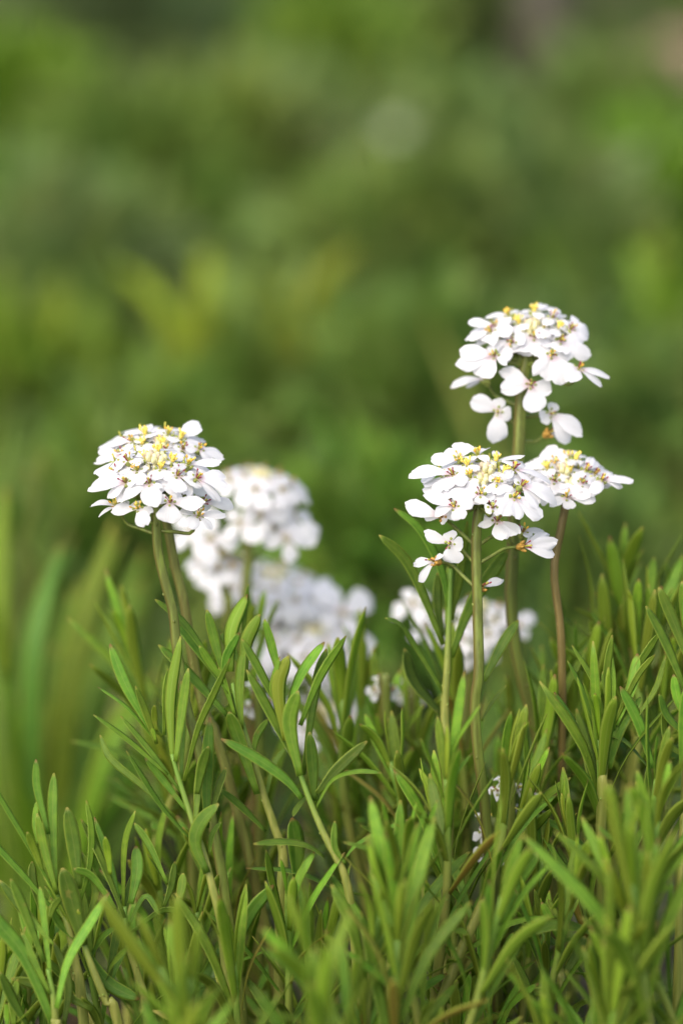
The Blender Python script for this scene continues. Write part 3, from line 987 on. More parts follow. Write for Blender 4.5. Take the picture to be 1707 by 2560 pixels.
traced_shoot('leafy shoot at the left edge with two tall blunt leaves upright', -.004,
    [(*zL(385, 1290), 0), (*zL(425, 1420), 0), (*zL(480, 1600), 0), (*zL(520, 1800), .001), (210, 2560, .004)], [
    (zL, [(335, 920), (262, 620), (250, 408)], 56, {'c': .85}),
    (zL, [(385, 1290), (365, 800), (373, 502)], 70, {'y': .25, 'roll': 0}),
    (zL, [(265, 1000), (245, 850), (256, 692)], 44, {'y': .4}),
    (zL, [(385, 1260), (330, 950), (303, 718)], 46, {'y': .3}),
    (zL, [(395, 1340), (310, 1030), (258, 780)], 60, {'y': .4, 'b': -.002}),
    (zL, [(300, 1190), (240, 1030), (188, 908)], 50, {'y': .6}),
    (zL, [(385, 1340), (190, 990), (0, 670), (-60, 560)], 48, {'roll': 35}),
    (zL, [(485, 1590), (210, 1260), (0, 1030), (-90, 930)], 58, {'roll': 40}),
    (zL, [(330, 1620), (160, 1440), (0, 1240)], 66, {'c': .7}),
    (zL, [(300, 1500), (230, 1250), (222, 1110)], 60, {'c': .75, 'b': .003}),
])
traced_shoot('leafy shoot in the bottom left corner crossed by one long diagonal leaf', -.010,
    [(*zL(330, 1850), 0), (*zL(370, 2050), 0), (*zL(390, 2300), .001), (150, 2600, .003)], [
    (zL, [(305, 1800), (165, 1440), (75, 1230)], 72, {'roll': 25}),
    (zL, [(355, 1980), (305, 1500), (275, 1285)], 58, {}),
    (zL, [(345, 1500), (370, 1420), (425, 1358)], 52, {'y': .3}),
    (zL, [(345, 2020), (230, 1780), (152, 1600)], 58, {'b': -.001}),
    (zL, [(380, 2260), (180, 1780), (0, 1550), (-100, 1450)], 112, {'c': .72, 'roll': 15}),
    (zL, [(390, 2120), (470, 1800), (620, 1540), (752, 1325)], 74, {'roll': -15, 'y': .1, 'b': -.003}),
    (zL, [(640, 2130), (350, 1985), (80, 1915)], 76, {'c': .75, 'b': .005}),
    (zL, [(190, 2240), (90, 2070), (0, 1870)], 84, {'c': .6}),
    (zL, [(440, 2240), (470, 1950), (370, 1660)], 60, {'c': .7, 'b': .003}),
    (zL, [(100, 2240), (90, 2080), (125, 1920)], 64, {'y': .4}),
    (zL, [(50, 2240), (50, 2180), (45, 2080)], 40, {'y': .4}),
    (zL, [(370, 1680), (280, 1580), (220, 1490)], 40, {'y': .5}),
])
traced_shoot('leafy shoot beside the front right flower stem, two long leaves arching left', .012,
    [(*zR(440, 430), 0), (*zR(430, 700), 0), (*zR(420, 950), 0), (*zR(410, 1150), .001), (1120, 2050, .004)], [
    (zR, [(402, 800), (240, 420), (92, 268)], 56, {'roll': 15, 'c': .85, 'tip': -.006}),
    (zR, [(430, 620), (390, 430), (290, 240), (163, 138)], 52, {'roll': 20}),
    (zR, [(440, 680), (480, 480), (520, 200)], 46, {'y': .3, 'b': .002}),
    (zR, [(395, 760), (375, 600), (375, 450)], 44, {'c': .6, 'b': .003}),
    (zR, [(440, 860), (530, 620), (640, 450), (718, 338)], 66, {'c': .85, 'roll': 20}),
    (zR, [(415, 1050), (255, 790), (190, 700), (120, 672)], 46, {'c': .85, 'roll': 30, 'tip': -.008}),
    (zR, [(400, 1150), (260, 980), (215, 820)], 92, {'c': .5, 'b': .006}),
    (zR, [(600, 975), (690, 800), (768, 680)], 52, {'c': .65, 'b': -.008, 'tip': .004}),
    (zR, [(420, 700), (430, 550), (425, 420)], 40, {'y': .4}),
    (zR, [(590, 1170), (640, 1080), (708, 998)], 26, {'c': .6, 'b': -.006}),
])
traced_shoot('leafy shoot right of the brown stem with thin pointed young leaves', .002,
    [(*zR(1215, 1160), 0), (*zR(1195, 1260), 0), (*zR(1180, 1400), 0), (1500, 2100, .003)], [
    (zR, [(1185, 1330), (1080, 1030), (1005, 878)], 38, {'roll': 40}),
    (zR, [(1205, 1210), (1130, 980), (1027, 803)], 34, {'roll': 30, 'y': .3}),
    (zR, [(1210, 1210), (1195, 950), (1223, 753)], 40, {'y': .1}),
    (zR, [(1225, 1190), (1232, 1000), (1216, 820)], 22, {'y': .5, 'b': -.001}),
    (zR, [(1232, 1210), (1205, 1060), (1177, 930)], 36, {'y': .3}),
    (zR, [(1240, 1190), (1320, 1000), (1345, 843)], 62, {'y': .2}),
    (zR, [(1290, 990), (1380, 850), (1452, 742)], 42, {'y': .2, 'b': .002}),
    (zR, [(1230, 1190), (1340, 960), (1430, 848)], 32, {'y': .5}),
    (zR, [(1320, 1180), (1430, 1020), (1483, 858)], 30, {'y': .3}),
    (zR, [(1420, 1400), (1350, 1180), (1260, 1003)], 64, {'roll': 20}),
    (zR, [(1400, 1400), (1270, 1260), (1120, 1225)], 46, {'roll': 50, 'c': .75}),
    (zR, [(1110, 1350), (1030, 1180), (940, 1030)], 48, {'c': .75}),
    (zR, [(1200, 1400), (1240, 1220), (1330, 1080)], 96, {'c': .6}),
    (zR, [(1330, 1130), (1345, 1090), (1358, 1055)], 34, {'c': .7}),
])
traced_shoot('tall leafy shoot cut off by the right edge of the picture, leaves arching left', -.002,
    [(1712, 1600, 0), (1715, 1800, 0), (1710, 2000, .001), (1700, 2300, .003)], [
    (zR, [(1585, 1040), (1480, 790), (1385, 612)], 58, {'roll': 20}),
    (zR, [(1600, 900), (1520, 690), (1448, 522)], 54, {'roll': 10}),
    (zR, [(1600, 850), (1580, 650), (1562, 492)], 54, {}),
    (zR, [(1590, 1250), (1490, 1150), (1448, 1040)], 58, {'c': .8}),
    (zR, [(1600, 1200), (1540, 1060), (1520, 945)], 46, {'y': .2}),
    (zR, [(1590, 1350), (1490, 1270), (1470, 1110)], 60, {'y': .2}),
    (zR, [(1560, 1400), (1570, 1200), (1580, 1000)], 60, {'y': .3, 'b': -.003}),
])
traced_shoot('leafy shoot low on the right, one broad grey green leaf tilting right', .004,
    [(1235, 2330, 0), (1225, 2400, 0), (1215, 2600, .002)], [
    (zone(1000, 1700, 1707, 2560), [(555, 1350), (640, 1120), (768, 955)], 98, {'roll': -10, 'c': .85}),
    (zone(1000, 1700, 1707, 2560), [(500, 1480), (560, 1400), (590, 1350)], 50, {'c': .7}),
    (zone(1000, 1700, 1707, 2560), [(470, 1600), (400, 1300), (270, 1150)], 50, {'c': .8}),
    (zone(1000, 1700, 1707, 2560), [(520, 1600), (590, 1480), (625, 1400)], 50, {'y': .2}),
])
zS = zone(1000, 1700, 1707, 2560)
traced_shoot('small bright sprouting shoot low on the right, four short upright leaves', -.004,
    [(*zS(890, 1400), 0), (*zS(885, 1600), 0), (*zS(900, 1900), .001)], [
    (zS, [(880, 1440), (830, 1330), (782, 1232)], 48, {'y': .4}),
    (zS, [(885, 1400), (855, 1290), (818, 1215)], 36, {'y': .5}),
    (zS, [(895, 1420), (905, 1350), (908, 1300)], 42, {'y': .5, 'b': -.001}),
    (zS, [(910, 1400), (945, 1290), (985, 1215)], 36, {'y': .4}),
    (zS, [(890, 1640), (960, 1560), (1025, 1420)], 66, {'c': .75}),
    (zS, [(1110, 1420), (960, 1370), (820, 1365), (655, 1430)], 90, {'c': .8, 'roll': 40, 'b': -.006}),
    (zS, [(870, 1700), (750, 1730), (640, 1760)], 46, {'c': .8}),
])

# ---- shoots by rule: a few kinds, then copies with their leaves


def make_shoot(seed, n=20, H=.09, L=.038, spread=1.0, young=.5, tone=1.0):
    random.seed(seed)
    root = thing('candytuft_shoot', V((0, 0, 0)))
    kids = []
    bx, by = random.uniform(-.012, .012), random.uniform(-.012, .012)
    ax = [V((0, 0, 0)), V((bx * .5, by * .5, H * .35)), V((bx, by, H * .7)), V((bx * .9, by * .9, H))]
    kids.append(put_stem(root, ax, .0016, .0007, M_STEM, 16, .05))
    cv = bez(ax, 60)
    for i in range(n):
        t = i / (n - 1)
        h = .36 + .64 * t ** .7
        p = cv[min(59, int(h * 59))]
        q = i * 2.399 + random.uniform(-.3, .3)
        o = V((math.cos(q), math.sin(q), 0))
        el = math.radians((34 + 48 * t ** .9) * random.uniform(.85, 1.12)) if spread else 1
        ln = L * (1.0 - .55 * max(0, t - .72) / .28) * random.uniform(.75, 1.15) * (1 - .12 * (1 - t))
        d = o * math.cos(el) * spread + V((0, 0, 1)) * math.sin(el)
        d.normalize()
        sag = random.uniform(-.1, .3) * (1 - t * .5)
        mid = p + d * ln * .5 + (V((0, 0, 1)) * .08 * ln if random.random() < .7 else -o * .05 * ln)
        tip = p + d * ln + o * ln * .12 * random.uniform(-1, 1) - V((0, 0, 1)) * ln * sag * .35
        nr = (V((0, 0, 1)) * math.cos(el) - o * math.sin(el))
        nr = Quaternion(d, random.uniform(-.5, .5)) @ nr
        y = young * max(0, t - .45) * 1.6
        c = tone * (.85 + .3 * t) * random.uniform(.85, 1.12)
        dry = random.random() < .05 and t < .6
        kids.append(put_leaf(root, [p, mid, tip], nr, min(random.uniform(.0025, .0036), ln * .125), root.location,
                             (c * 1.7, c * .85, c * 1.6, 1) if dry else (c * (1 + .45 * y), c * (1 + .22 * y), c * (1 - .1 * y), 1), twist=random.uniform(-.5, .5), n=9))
    KIDS[root.name] = kids
    return root


PROTO = [make_shoot(100 + i, n=n, H=h, L=l, spread=s, young=y) for i, (n, h, l, s, y) in enumerate([
    (16, .09, .036, .8, .8), (14, .10, .040, .65, .8), (15, .085, .032, 1.0, .6), (15, .10, .038, .75, .9), (14, .075, .030, .8, 1.1), (16, .11, .034, .6, .7), (14, .09, .032, 1.1, .5), (15, .10, .031, .8, .6)])]
HT = [.09, .10, .085, .10, .075, .11, .09, .10]
random.seed(11)
used = set()
ORD = 'first second third fourth fifth sixth seventh eighth ninth tenth eleventh twelfth thirteenth fourteenth fifteenth sixteenth seventeenth eighteenth nineteenth twentieth'.split()
ORD += ['twenty-' + o for o in ORD[:9]] + ['thirtieth'] + ['thirty-' + o for o in ORD[:9]]


def plant_row(specs, text, group):
    """specs: (photo x, photo y of the tip, depth offset, lean right, scale)"""
    specs = sorted(specs, key=lambda s: s[0])
    for i, (sx, sy, dz, lean, sc) in enumerate(specs):
        k = random.randrange(len(PROTO))
        tip = P(sx, sy, dz * KD)
        h = (HT[k] + .018) * sc
        dirn = V((lean, random.uniform(-.12, .12), 1)).normalized()
        base = tip - dirn * h
        q = V((0, 0, 1)).rotation_difference(dirn) @ Quaternion((0, 0, 1), random.uniform(0, 6.28))
        if k not in used:
            used.add(k)
            r = PROTO[k]
            r.location, r.rotation_mode, r.rotation_quaternion, r.scale = base, 'QUATERNION', q, (sc,) * 3
        else:
            r = copy_thing(PROTO[k], base, q, sc)
        tag(r, text % ORD[i], 'leafy shoot', group)
        # a shoot whose foot hangs above the soil goes on down as a bare stem
        if base.z > .004:
            bag = Bag()
            inv = Matrix.LocRotScale(base, q, (sc,) * 3).inverted()
            pts = [inv @ V((base.x + lean * -.02, base.y, -.004)), inv @ base.lerp(V((base.x - lean * .015, base.y, 0)), .5), V((0, 0, 0)), V((0, 0, .004))]
            bag.tube(bez(pts, 8), .0018 / sc, .0016, 10)
            obj('stem', bag.v, bag.f, M_STEM, r)


F = lambda x, y, dz, lean=0.0, sc=1.0: (*full(x, y), dz, lean, sc)
# nearest, blurred along the bottom edge
plant_row([F(470, 2090, -.05, .08, 1.1), F(300, 2060, -.042, -.45, 1.1), F(640, 2000, -.042, -.4, 1.15), F(770, 2140, -.05, .02, 1.1), F(850, 1960, -.03, .05, 1.1), F(560, 2320, -.06, .35),
           F(1150, 1880, -.03, .25, 1.1), F(1250, 2260, -.035, -.2), F(1410, 1790, -.032, -.12, 1.2), F(1500, 1870, -.03, .25, 1.1), F(1300, 1960, -.03, -.4, 1.1), F(1560, 2090, -.04, .1, 1.1)],
          'blurred shoot nearest the lens, %s from the left along the bottom edge', 'blurred front shoots along the bottom edge')
# middle, near the focus
plant_row([F(840, 1880, -.025, -.2), F(930, 1900, -.02, .1), F(880, 1620, .006, -.25), F(985, 1600, -.012, .0, 1.05), F(1090, 1600, -.014, .15, 1.05), F(1020, 1840, -.02, .1), F(900, 1760, .0, -.1),
           F(1190, 1700, .006, .3), F(1260, 1850, .0, .1), F(1320, 1780, -.006, -.2), F(1480, 1640, -.012, .1), F(1430, 1580, -.01, -.1), F(1550, 1700, -.02, .05), F(1390, 1950, -.02, .15), F(1500, 2060, -.02, .1),
           F(1130, 2150, -.01, -.1), F(980, 2080, .0, .1), F(670, 1900, .0, .0), F(760, 2080, .0, .15), F(540, 1890, .012, -.2), F(590, 2050, -.01, -.1), F(430, 1990, .0, .1), F(320, 2120, .006, .1), F(370, 1880, .018, -.2),
           F(1100, 1960, .01, .1), F(200, 2080, .01, -.2), F(60, 2120, .006, .1)],
          'green shoot near the focus, %s from the left in the middle row', 'shoots of the middle row')
# behind, softly blurred
plant_row([F(845, 1420, .022, -.05, 1.15), F(1230, 1480, .02, .15, 1.1), F(990, 1480, .022, -.1, 1.1), F(810, 1560, .03, .0), F(890, 1450, .04, .05), F(790, 1640, .03, -.1), F(880, 1680, .03, .1), F(950, 1560, .035, .1), F(1335, 1230, .03, -.15, 1.25), F(1385, 1275, .028, .0, 1.2), F(1425, 1230, .03, .1, 1.25),
           F(1480, 1255, .03, .25, 1.25), F(1550, 1275, .03, .4, 1.25), F(1350, 1370, .026, -.3, 1.15), F(1500, 1390, .028, .2, 1.2), F(1440, 1350, .026, .0, 1.2), F(1560, 1370, .03, .3, 1.2), F(1290, 1500, .03, -.1), F(1350, 1480, .03, .1), F(1560, 1390, .03, .1, 1.1), F(1230, 1600, .04, .0),
           F(470, 1330, .035, .1), F(310, 1370, .03, -.3), F(440, 1400, .025, .2), F(350, 1500, .035, -.1), F(300, 1700, .03, -.3), F(520, 1560, .03, .0), F(640, 1700, .035, .1), F(700, 1780, .04, .0), F(1240, 1720, .03, .1),
           F(1130, 1680, .04, .0), F(1010, 1700, .04, -.1), F(390, 1760, .03, -.15), F(560, 1780, .035, .1)],
          'soft edged shoot behind the sharp ones, %s from the left in the back row', 'shoots of the back row')
# low, in the dark between
low = []
for i in range(24):
    low.append(F(40 + i * 65 + random.uniform(-20, 20), random.uniform(2000, 2330), random.uniform(-.03, .07), random.uniform(-.3, .3), random.uniform(.8, 1.0)))
plant_row(low, 'low shoot half buried in shade, %s from the left in the undergrowth', 'low shaded shoots')

# ------------------------------------------------------------------ sword leaved plant at the left
zF = full
bl = [([(90, 2150), (150, 1620), (262, 1195)], 84, (1.35, 1.2, .7)), ([(120, 2100), (215, 1580), (335, 1260)], 60, (1.1, 1.05, .8)), ([(60, 2150), (75, 1560), (140, 1250)], 64, (.75, .95, 1.3)),
      ([(30, 2100), (0, 1500), (12, 1120)], 74, (1.3, 1.15, .6)), ([(60, 2100), (40, 1500), (98, 1040)], 42, (.8, .7, .7)), ([(100, 2100), (40, 1700), (-40, 1480)], 60, (1.2, 1.1, .7)),
      ([(110, 2100), (60, 1820), (0, 1600)], 46, (1.1, 1.1, .7)), ([(110, 2100), (240, 1740), (352, 1550)], 64, (1.2, 1.15, .7)), ([(120, 2100), (220, 1900), (335, 1785)], 54, (1.3, 1.15, .7)),
      ([(90, 2100), (190, 1720), (312, 1410)], 66, (.9, 1.05, .9)), ([(70, 2100), (110, 1700), (190, 1330)], 66, (1.2, 1.15, .7)), ([(60, 2100), (-20, 1700), (-60, 1350)], 70, (1.0, 1.0, .8)),
      ([(100, 2100), (270, 1800), (400, 1690)], 60, (.7, .95, 1.1)), ([(30, 2100), (-50, 1850), (-100, 1700)], 60, (1, 1, .8)), ([(100, 2120), (120, 1800), (120, 1480)], 70, (.85, 1, .9)),
      ([(80, 2120), (170, 1900), (250, 1650)], 70, (.9, 1.05, .8)), ([(50, 2120), (60, 1850), (30, 1640)], 64, (1, 1.0, .7)), ([(20, 2120), (80, 1650), (60, 1380)], 70, (.8, 1.0, .95))]
random.seed(41)
bl = [(p, w_ * .85, c) for p, w_, c in bl] + [([(x + random.uniform(-40, 60), y + random.uniform(-40, 60)) for x, y in p], w_ * .62, tuple(k * .82 for k in c)) for p, w_, c in bl] \
    + [([(120, 2150), (x1, y1), (x2, y2)], 44, (.85, .9, .7)) for x1, y1, x2, y2 in ((260, 1850, 430, 1600), (300, 1900, 460, 1720), (200, 1700, 330, 1330), (170, 1650, 235, 1300))]
root = thing('sword_leaved_plant', V((P(*full(60, 2150), .20).x, P(*full(60, 2150), .20).y, 0)), 'blurred clump of broad sword shaped leaves at the left edge', 'plant')
random.seed(3)
for lp, wd, c in bl:
    dz = .19 + random.uniform(-.03, .05)
    l3 = [P(*full(x, y), dz + .012 * i) for i, (x, y) in enumerate(lp)]
    l3[0].z = min(l3[0].z, .0)
    l3.insert(0, V((l3[0].x * .7 + root.location.x * .3, root.location.y + random.uniform(-.02, .02), -.004)))
    if l3[1].z <= 0:
        l3.pop(1)
    put_leaf(root, l3, -FWD + V((random.uniform(-.5, .5), 0, .2)), wd * 1707 / 1568 * PX * 1.2, root.location, (c[0] * .86, c[1] * .84, c[2] * .8, 1), blunt=.6, fold=.2, thick=.05, n=14, base=.8)

# ------------------------------------------------------------------ garden behind


def leafy(bag, rnd, c, d, ln, wd, tint, droop=.2, seg=4):
    """one flat leaf blade with a bend"""
    side = d.cross(V((rnd.uniform(-1, 1), rnd.uniform(-1, 1), rnd.uniform(.2, 1)))).normalized()
    v, f = [], []
    for i in range(seg + 1):
        t = i / seg
        p = c + d * (ln * t) - V((0, 0, 1)) * (droop * ln * t * t)
        wv = wd * .5 * (math.sin(math.pi * min(.97, .12 + .88 * t)) ** .8)
        v += [p - side * wv, p + side * wv]
    for i in range(seg):
        f.append((2 * i, 2 * i + 1, 2 * i + 3, 2 * i + 2))
    bag.add(v, f, None, 0, tint)


def tints(rnd, a):
    k = rnd.uniform(1.0, 1.5)
    return (a[0] * k * rnd.uniform(.85, 1.15) * 1.32, a[1] * k * 1.38, a[2] * k * rnd.uniform(.8, 1.2) * 1.12)


def bush(label, sx, sy, D, wpx, hpx, tint, nleaf=420, ln=.035, group=None, name='garden_shrub', seed=0, flowers=None):
    """a leafy shrub whose crown is centred on a photo pixel at distance D; it stands on the soil"""
    tint = tuple(t * .72 + m * .28 for t, m in zip(tint, (.095, .135, .032)))
    rnd = random.Random(seed + int(sx * 3 + sy))
    c = P(*full(sx, sy), D - F0)
    s = D * .36 / 2352
    rx, rz = wpx * s / 2, hpx * s / 2
    c.z = max(c.z, rz * .55)
    g = max(0, c.y - 3.2) * .03
    root = thing(name, V((c.x, c.y, g - .005)), label, 'shrub', group)
    sb = Bag()
    bag = Bag()
    for k in range(7):
        q = rnd.uniform(0, 6.28)
        e = c + V((math.cos(q) * rx * .6, math.sin(q) * rx * .6, rnd.uniform(-.3, .5) * rz))
        st = V((c.x + math.cos(q) * .01, c.y + math.sin(q) * .01, g - .01))
        sb.tube(bez([st, st.lerp(e, .5) + V((0, 0, .1 * rz)), e], 6), .0035, .0015, 6)
    obj('stem', sb.v, sb.f, M_FSTEM, root, root.location)
    for i in range(nleaf):
        a = V((rnd.gauss(0, 1), rnd.gauss(0, 1), rnd.gauss(0, 1))).normalized() * rnd.uniform(.35, 1.0) ** .5
        lump = 1 + .22 * math.sin(3 * a.x + seed) * math.cos(4 * a.z + 2 * seed)
        p = c + V((a.x * rx, a.y * rx * .8, a.z * rz)) * lump
        p.z = max(p.z, g + .005)
        d = (a + V((0, 0, .6)) + V((rnd.uniform(-.7, .7), rnd.uniform(-.7, .7), rnd.uniform(-.5, .5)))).normalized()
        l_ = ln * rnd.uniform(.6, 1.3)
        leafy(bag, rnd, p, d, l_, l_ * rnd.uniform(.2, .34), tints(rnd, tint), rnd.uniform(0, .4))
    obj('foliage', bag.v, bag.f, M_FOL, root, root.location, None, None, None, True, bag.t)
    if flowers:
        fb = Bag()
        for i in range(flowers[0]):
            a = V((rnd.gauss(0, 1), rnd.gauss(-.5, .7), abs(rnd.gauss(0, 1)))).normalized()
            p = c + V((a.x * rx, a.y * rx * .8, a.z * rz)) * .95
            fb.blob(p, a, .006, .012, 0, 7, 4)
        obj('blossom', fb.v, fb.f, plain('blossom_' + name, flowers[1]), root, root.location)
    return root


def strap(label, sx, sy, D, blades, tint, wd, group=None, name='strap_leaved_plant', seed=0):
    """arching strap leaves from one foot; blades: tips in photo pixels (1568 wide)"""
    rnd = random.Random(seed)
    b = P(*full(sx, sy), D - F0)
    root = thing(name, V((b.x, b.y, -.004)), label, 'plant', group)
    for tx, ty in blades:
        t = P(*full(tx, ty), D - F0 + rnd.uniform(-.06, .06))
        m = V((b.x * .55 + t.x * .45, (b.y + t.y) / 2, t.z * .62 + .02))
        c = tints(rnd, tint)
        put_leaf(root, [V((b.x + rnd.uniform(-.01, .01), b.y + rnd.uniform(-.01, .01), -.004)), m, t], -FWD + V((rnd.uniform(-.6, .6), 0, rnd.uniform(0, .6))), wd, root.location,
                 (c[0] / .09, c[1] / .17, c[2] / .026, 1), blunt=.5, fold=.1, thick=.05, n=10, base=.8)
    return root


G_MID, G_YEL, G_BRI, G_DRK, G_GRY, G_BLU = (.13, .175, .045), (.13, .16, .03), (.12, .175, .02), (.045, .06, .022), (.15, .19, .10), (.11, .16, .09)
strap('yellow green strap leaved clump left of centre, leaves spreading in a V', 470, 980, 1.5, [(265, 610), (300, 650), (340, 690), (390, 740), (480, 570), (500, 610), (455, 650), (510, 690), (430, 760), (520, 800)], (.085, .105, .010), .010, seed=2)
strap('yellow green strap leaved clump at centre, leaning right into a point', 640, 980, 1.5, [(815, 570), (785, 620), (750, 670), (715, 730), (650, 650), (620, 700), (680, 780), (590, 780), (730, 800)], (.085, .105, .010), .011, seed=3)
strap('greyish strap leaved clump at the left edge in the blur', 150, 1000, 1.5, [(60, 700), (130, 660), (220, 720), (300, 800), (20, 780), (180, 780), (260, 880), (340, 900)], (.075, .095, .045), .010, seed=4)
strap('bright green strap leaved clump near the right edge in the blur', 1500, 1000, 1.6, [(1440, 560), (1520, 500), (1560, 580), (1480, 660), (1540, 720), (1400, 720), (1600, 640), (1370, 820), (1460, 820)], (.045, .075, .008), .013, seed=5)
rows = [
    # x, y, D, w, h, tint, n, leaf, label
    (700, 930, 1.5, 420, 420, G_MID, 420, .04, 'mid green blurred shrub behind the central strap leaves'),
    (980, 960, 1.45, 420, 480, (0.074, 0.124, 0.026), 420, .035, 'dark green blurred shrub left of the tallest flower'),
    (1270, 1000, 1.5, 420, 460, (0.068, 0.111, 0.031), 420, .035, 'dark green blurred shrub behind the tallest flower stem'),
    (1530, 1010, 1.4, 360, 420, (0.068, 0.111, 0.029), 360, .035, 'dark blurred shrub at the right edge above the leafy shoots'),
    (60, 1000, 1.5, 420, 460, G_BRI, 420, .04, 'bright green blurred shrub at the left edge, above the sword leaves'),
    (330, 1060, 1.4, 360, 300, (.07, .12, .02), 320, .035, 'green blurred shrub just above the left flower'),
    (880, 1300, 1.15, 420, 420, (0.081, 0.156, 0.022), 420, .03, 'green blurred shrub between the left and right flowers'),
    (250, 1250, 1.25, 400, 400, (0.074, 0.124, 0.022), 360, .03, 'dark green blurred shrub behind the sword leaves'),
    (1350, 1350, 1.2, 400, 300, (0.068, 0.111, 0.029), 320, .03, 'dark blurred shrub behind the right leafy shoots'),
    (900, 650, 1.9, 460, 420, G_MID, 420, .045, 'mid green blurred shrub in the middle distance at centre'),
    (1200, 600, 1.9, 440, 460, (.10, .14, .05), 420, .045, 'greyish green blurred shrub left of the bright right clump'),
    (1500, 560, 2.0, 380, 460, (.10, .18, .012), 380, .045, 'bright green blurred shrub at the right edge, mid height'),
    (140, 620, 1.9, 420, 360, (.12, .16, .06), 380, .045, 'pale olive blurred shrub at the left, mid height'),
    (330, 480, 2.2, 420, 380, (.085, .13, .025), 380, .05, 'olive green blurred shrub left of centre in the distance'),
    (490, 360, 2.3, 230, 260, G_YEL, 300, .05, 'yellowish blurred shrub left of centre, upper part of the view'),
    (620, 420, 2.4, 380, 300, (.11, .15, .06), 340, .05, 'grey green blurred shrub beside the yellowish one'),
    (1000, 470, 2.4, 400, 260, (.10, .15, .05), 340, .05, 'grey green blurred shrub below the pale flowers'),
    (800, 250, 2.7, 420, 380, (.095, .15, .016), 420, .055, 'vivid green blurred shrub in the upper middle'),
    (1100, 260, 2.8, 330, 460, G_DRK, 420, .055, 'darkest green blurred shrub in the upper right'),
    (1420, 420, 2.6, 380, 220, (.10, .14, .04), 340, .05, 'olive blurred shrub under the pinkish stone'),
    (30, 270, 2.5, 260, 300, (.11, .19, .015), 320, .05, 'bright green blurred shrub at the upper left edge'),
    (230, 200, 3.0, 380, 420, (.075, .095, .055), 420, .06, 'dull grey green blurred shrub in the upper left'),
    (440, 100, 3.1, 300, 380, G_BLU, 380, .06, 'bluish green blurred shrub near the top, left of centre'),
    (60, 60, 3.3, 320, 260, (.16, .18, .11), 340, .06, 'pale grey green blurred shrub in the top left corner'),
    (1300, 80, 3.3, 340, 330, (.14, .145, .10), 340, .06, 'greyish blurred shrub near the top right'),
    (650, 40, 3.4, 420, 300, (.08, .13, .02), 380, .06, 'green blurred shrub at the top edge, centre left'),
    (980, 50, 3.5, 420, 300, (.055, .09, .018), 400, .06, 'dark green blurred shrub at the top edge, centre right'),
    (1500, 20, 3.6, 360, 220, (.07, .085, .03), 340, .06, 'dull green blurred shrub in the top right corner'),
]
for i, (x, y, D, wp, hp, tc, nl, ln, lab) in enumerate(rows):
    bush(lab, x, y, D, wp, hp, tc, nl, ln, 'blurred shrubs of the garden behind', seed=i)
bush('small plant with pale whitish flowers in the blurred upper middle', 900, 360, 2.3, 150, 150, (.12, .15, .07), 120, .04, None, 'pale_flowered_plant', 50, (6, (.34, .4, .26)))

# a post and stones far behind at the upper right
c = P(*full(1235, 330), 2.75 - F0)
bag = Bag()
bag.tube([V((c.x, c.y, -.02)), V((c.x + .004, c.y, .12)), V((c.x, c.y, .34))], .030, .026, 14, 0, lambda t: 1 + .06 * math.sin(9 * t))
tag(obj('wooden_post', bag.v, bag.f, M_BARK, None, V((c.x, c.y, 0))), 'blurred grey brown wooden post in the upper right', 'post')


def rock(label, sx, sy, D, r, mat, flat=.75):
    c = P(*full(sx, sy), D - F0)
    rnd = random.Random(int(sx))
    v, f = [], []
    m, n = 14, 9
    for i in range(n + 1):
        th = math.pi * i / n
        for j in range(m):
            ph = 2 * math.pi * j / m
            k = 1 + .12 * math.sin(3 * ph + th * 2) + .08 * math.cos(5 * th + ph)
            v.append(c + V((math.sin(th) * math.cos(ph) * r * k, math.sin(th) * math.sin(ph) * r * k, math.cos(th) * r * flat * k)))
    for i in range(n):
        for j in range(m):
            f.append((i * m + j, i * m + (j + 1) % m, (i + 1) * m + (j + 1) % m, (i + 1) * m + j))
    tag(obj('garden_stone', v, f, mat, None, V((c.x, c.y, 0))), label, 'stone')


rock('blurred pinkish brown stone at the right edge near the top', 1560, 190, 3.0, .062, M_ROCK)
rock('blurred pale grey stone left of the pinkish one near the top right', 1370, 250, 3.05, .055, M_GROCK)

# grass between the shrubs
bag = Bag()
rnd = random.Random(5)
for i in range(9000):
    D = 1.0 + 4.2 * rnd.random() ** 1.3
    x = rnd.uniform(-.75, .75) * (.5 + D * .55)
    y = D * math.cos(PITCH) + CAM.y
    d = V((rnd.uniform(-.5, .5), rnd.uniform(-.5, .5), 1)).normalized()
    k = rnd.choice(((.07, .13, .02), (.10, .16, .025), (.05, .09, .02), (.13, .15, .04)))
    leafy(bag, rnd, V((x, y, max(0, y - 3.2) * .03 - .01)), d, rnd.uniform(.05, .13), rnd.uniform(.003, .007), tints(rnd, k), rnd.uniform(0, .4), 3)
tag(obj('grass', bag.v, bag.f, M_FOL, None, None, None, None, None, True, bag.t), 'green grass growing between the blurred shrubs', 'grass', kind='stuff')
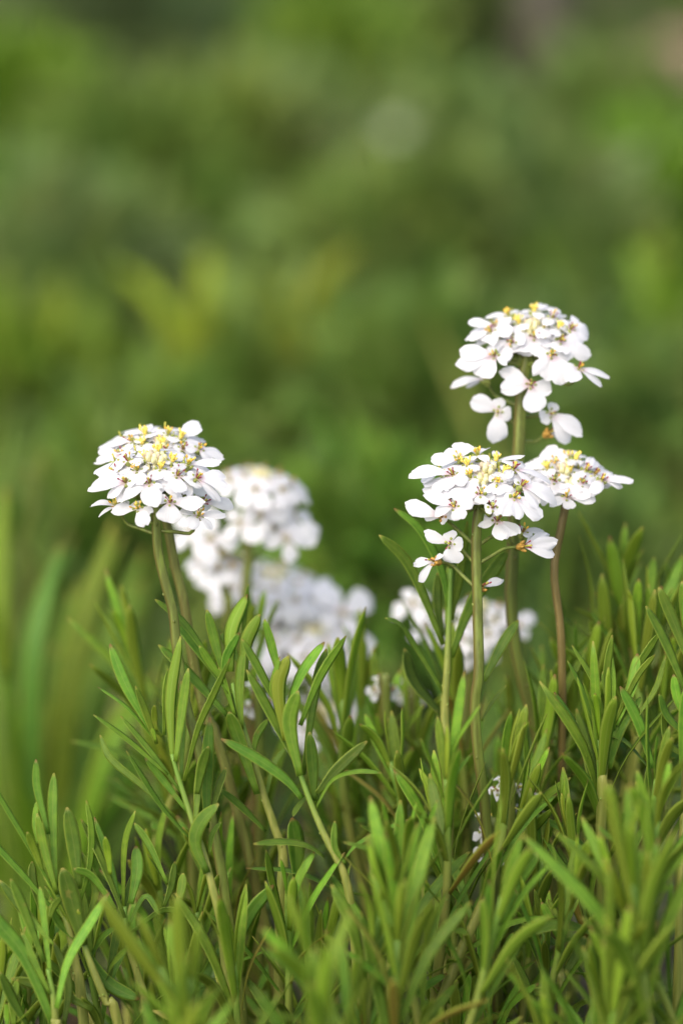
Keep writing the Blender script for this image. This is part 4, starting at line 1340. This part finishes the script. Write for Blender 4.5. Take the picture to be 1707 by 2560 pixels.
# litter and low growth on the soil between the shoots
bag = Bag()
for i in range(2600):
    p = V((rnd.uniform(-.28, .28), rnd.uniform(-.2, .55), rnd.uniform(-.006, .004)))
    if rnd.random() < .3:
        d = V((rnd.uniform(-1, 1), rnd.uniform(-1, 1), rnd.uniform(0, .35))).normalized()
        leafy(bag, rnd, p, d, rnd.uniform(.012, .035), rnd.uniform(.003, .006), tints(rnd, (.10, .065, .025)), .2, 3)
    else:
        d = V((rnd.uniform(-.8, .8), rnd.uniform(-.8, .8), rnd.uniform(.5, 1))).normalized()
        leafy(bag, rnd, p, d, rnd.uniform(.02, .055), rnd.uniform(.0025, .0045), tints(rnd, (.05, .085, .016)), .3, 3)
tag(obj('ground_cover', bag.v, bag.f, M_FOL, None, None, None, None, None, True, bag.t), 'low green growth and dry leaf litter under the shoots', 'ground cover', kind='stuff')
# hedge closing the garden
for i in range(15):
    x = (i - 7) * .75 + rnd.uniform(-.1, .1)
    y = 4.6 + rnd.uniform(-.2, .2)
    h = rnd.uniform(.9, 1.2)
    root = thing('hedge_bush', V((x, y, .03)), 'big dark hedge bush far behind the garden, %s from the left' % ORD[i], 'bush', 'hedge bushes behind the garden')
    bag, sb = Bag(), Bag()
    for k in range(5):
        q = rnd.uniform(0, 6.28)
        e = V((x + .25 * math.cos(q), y + .25 * math.sin(q), h * .8))
        sb.tube(bez([V((x, y, 0)), V((x, y, 0)).lerp(e, .5) + V((0, 0, .1)), e], 6), .02, .006, 6)
    obj('stem', sb.v, sb.f, M_BARK, root, root.location)
    for k in range(700):
        a = V((rnd.gauss(0, 1), rnd.gauss(0, 1), rnd.gauss(0, 1))).normalized() * rnd.uniform(.4, 1) ** .4
        p = V((x + a.x * .5, y + a.y * .4, h * .52 + a.z * h * .5))
        leafy(bag, rnd, p, (a + V((0, 0, .4))).normalized(), rnd.uniform(.07, .14), rnd.uniform(.03, .05), tints(rnd, (.05, .085, .02)), .3, 3)
    obj('foliage', bag.v, bag.f, M_FOL, root, root.location, None, None, None, True, bag.t)
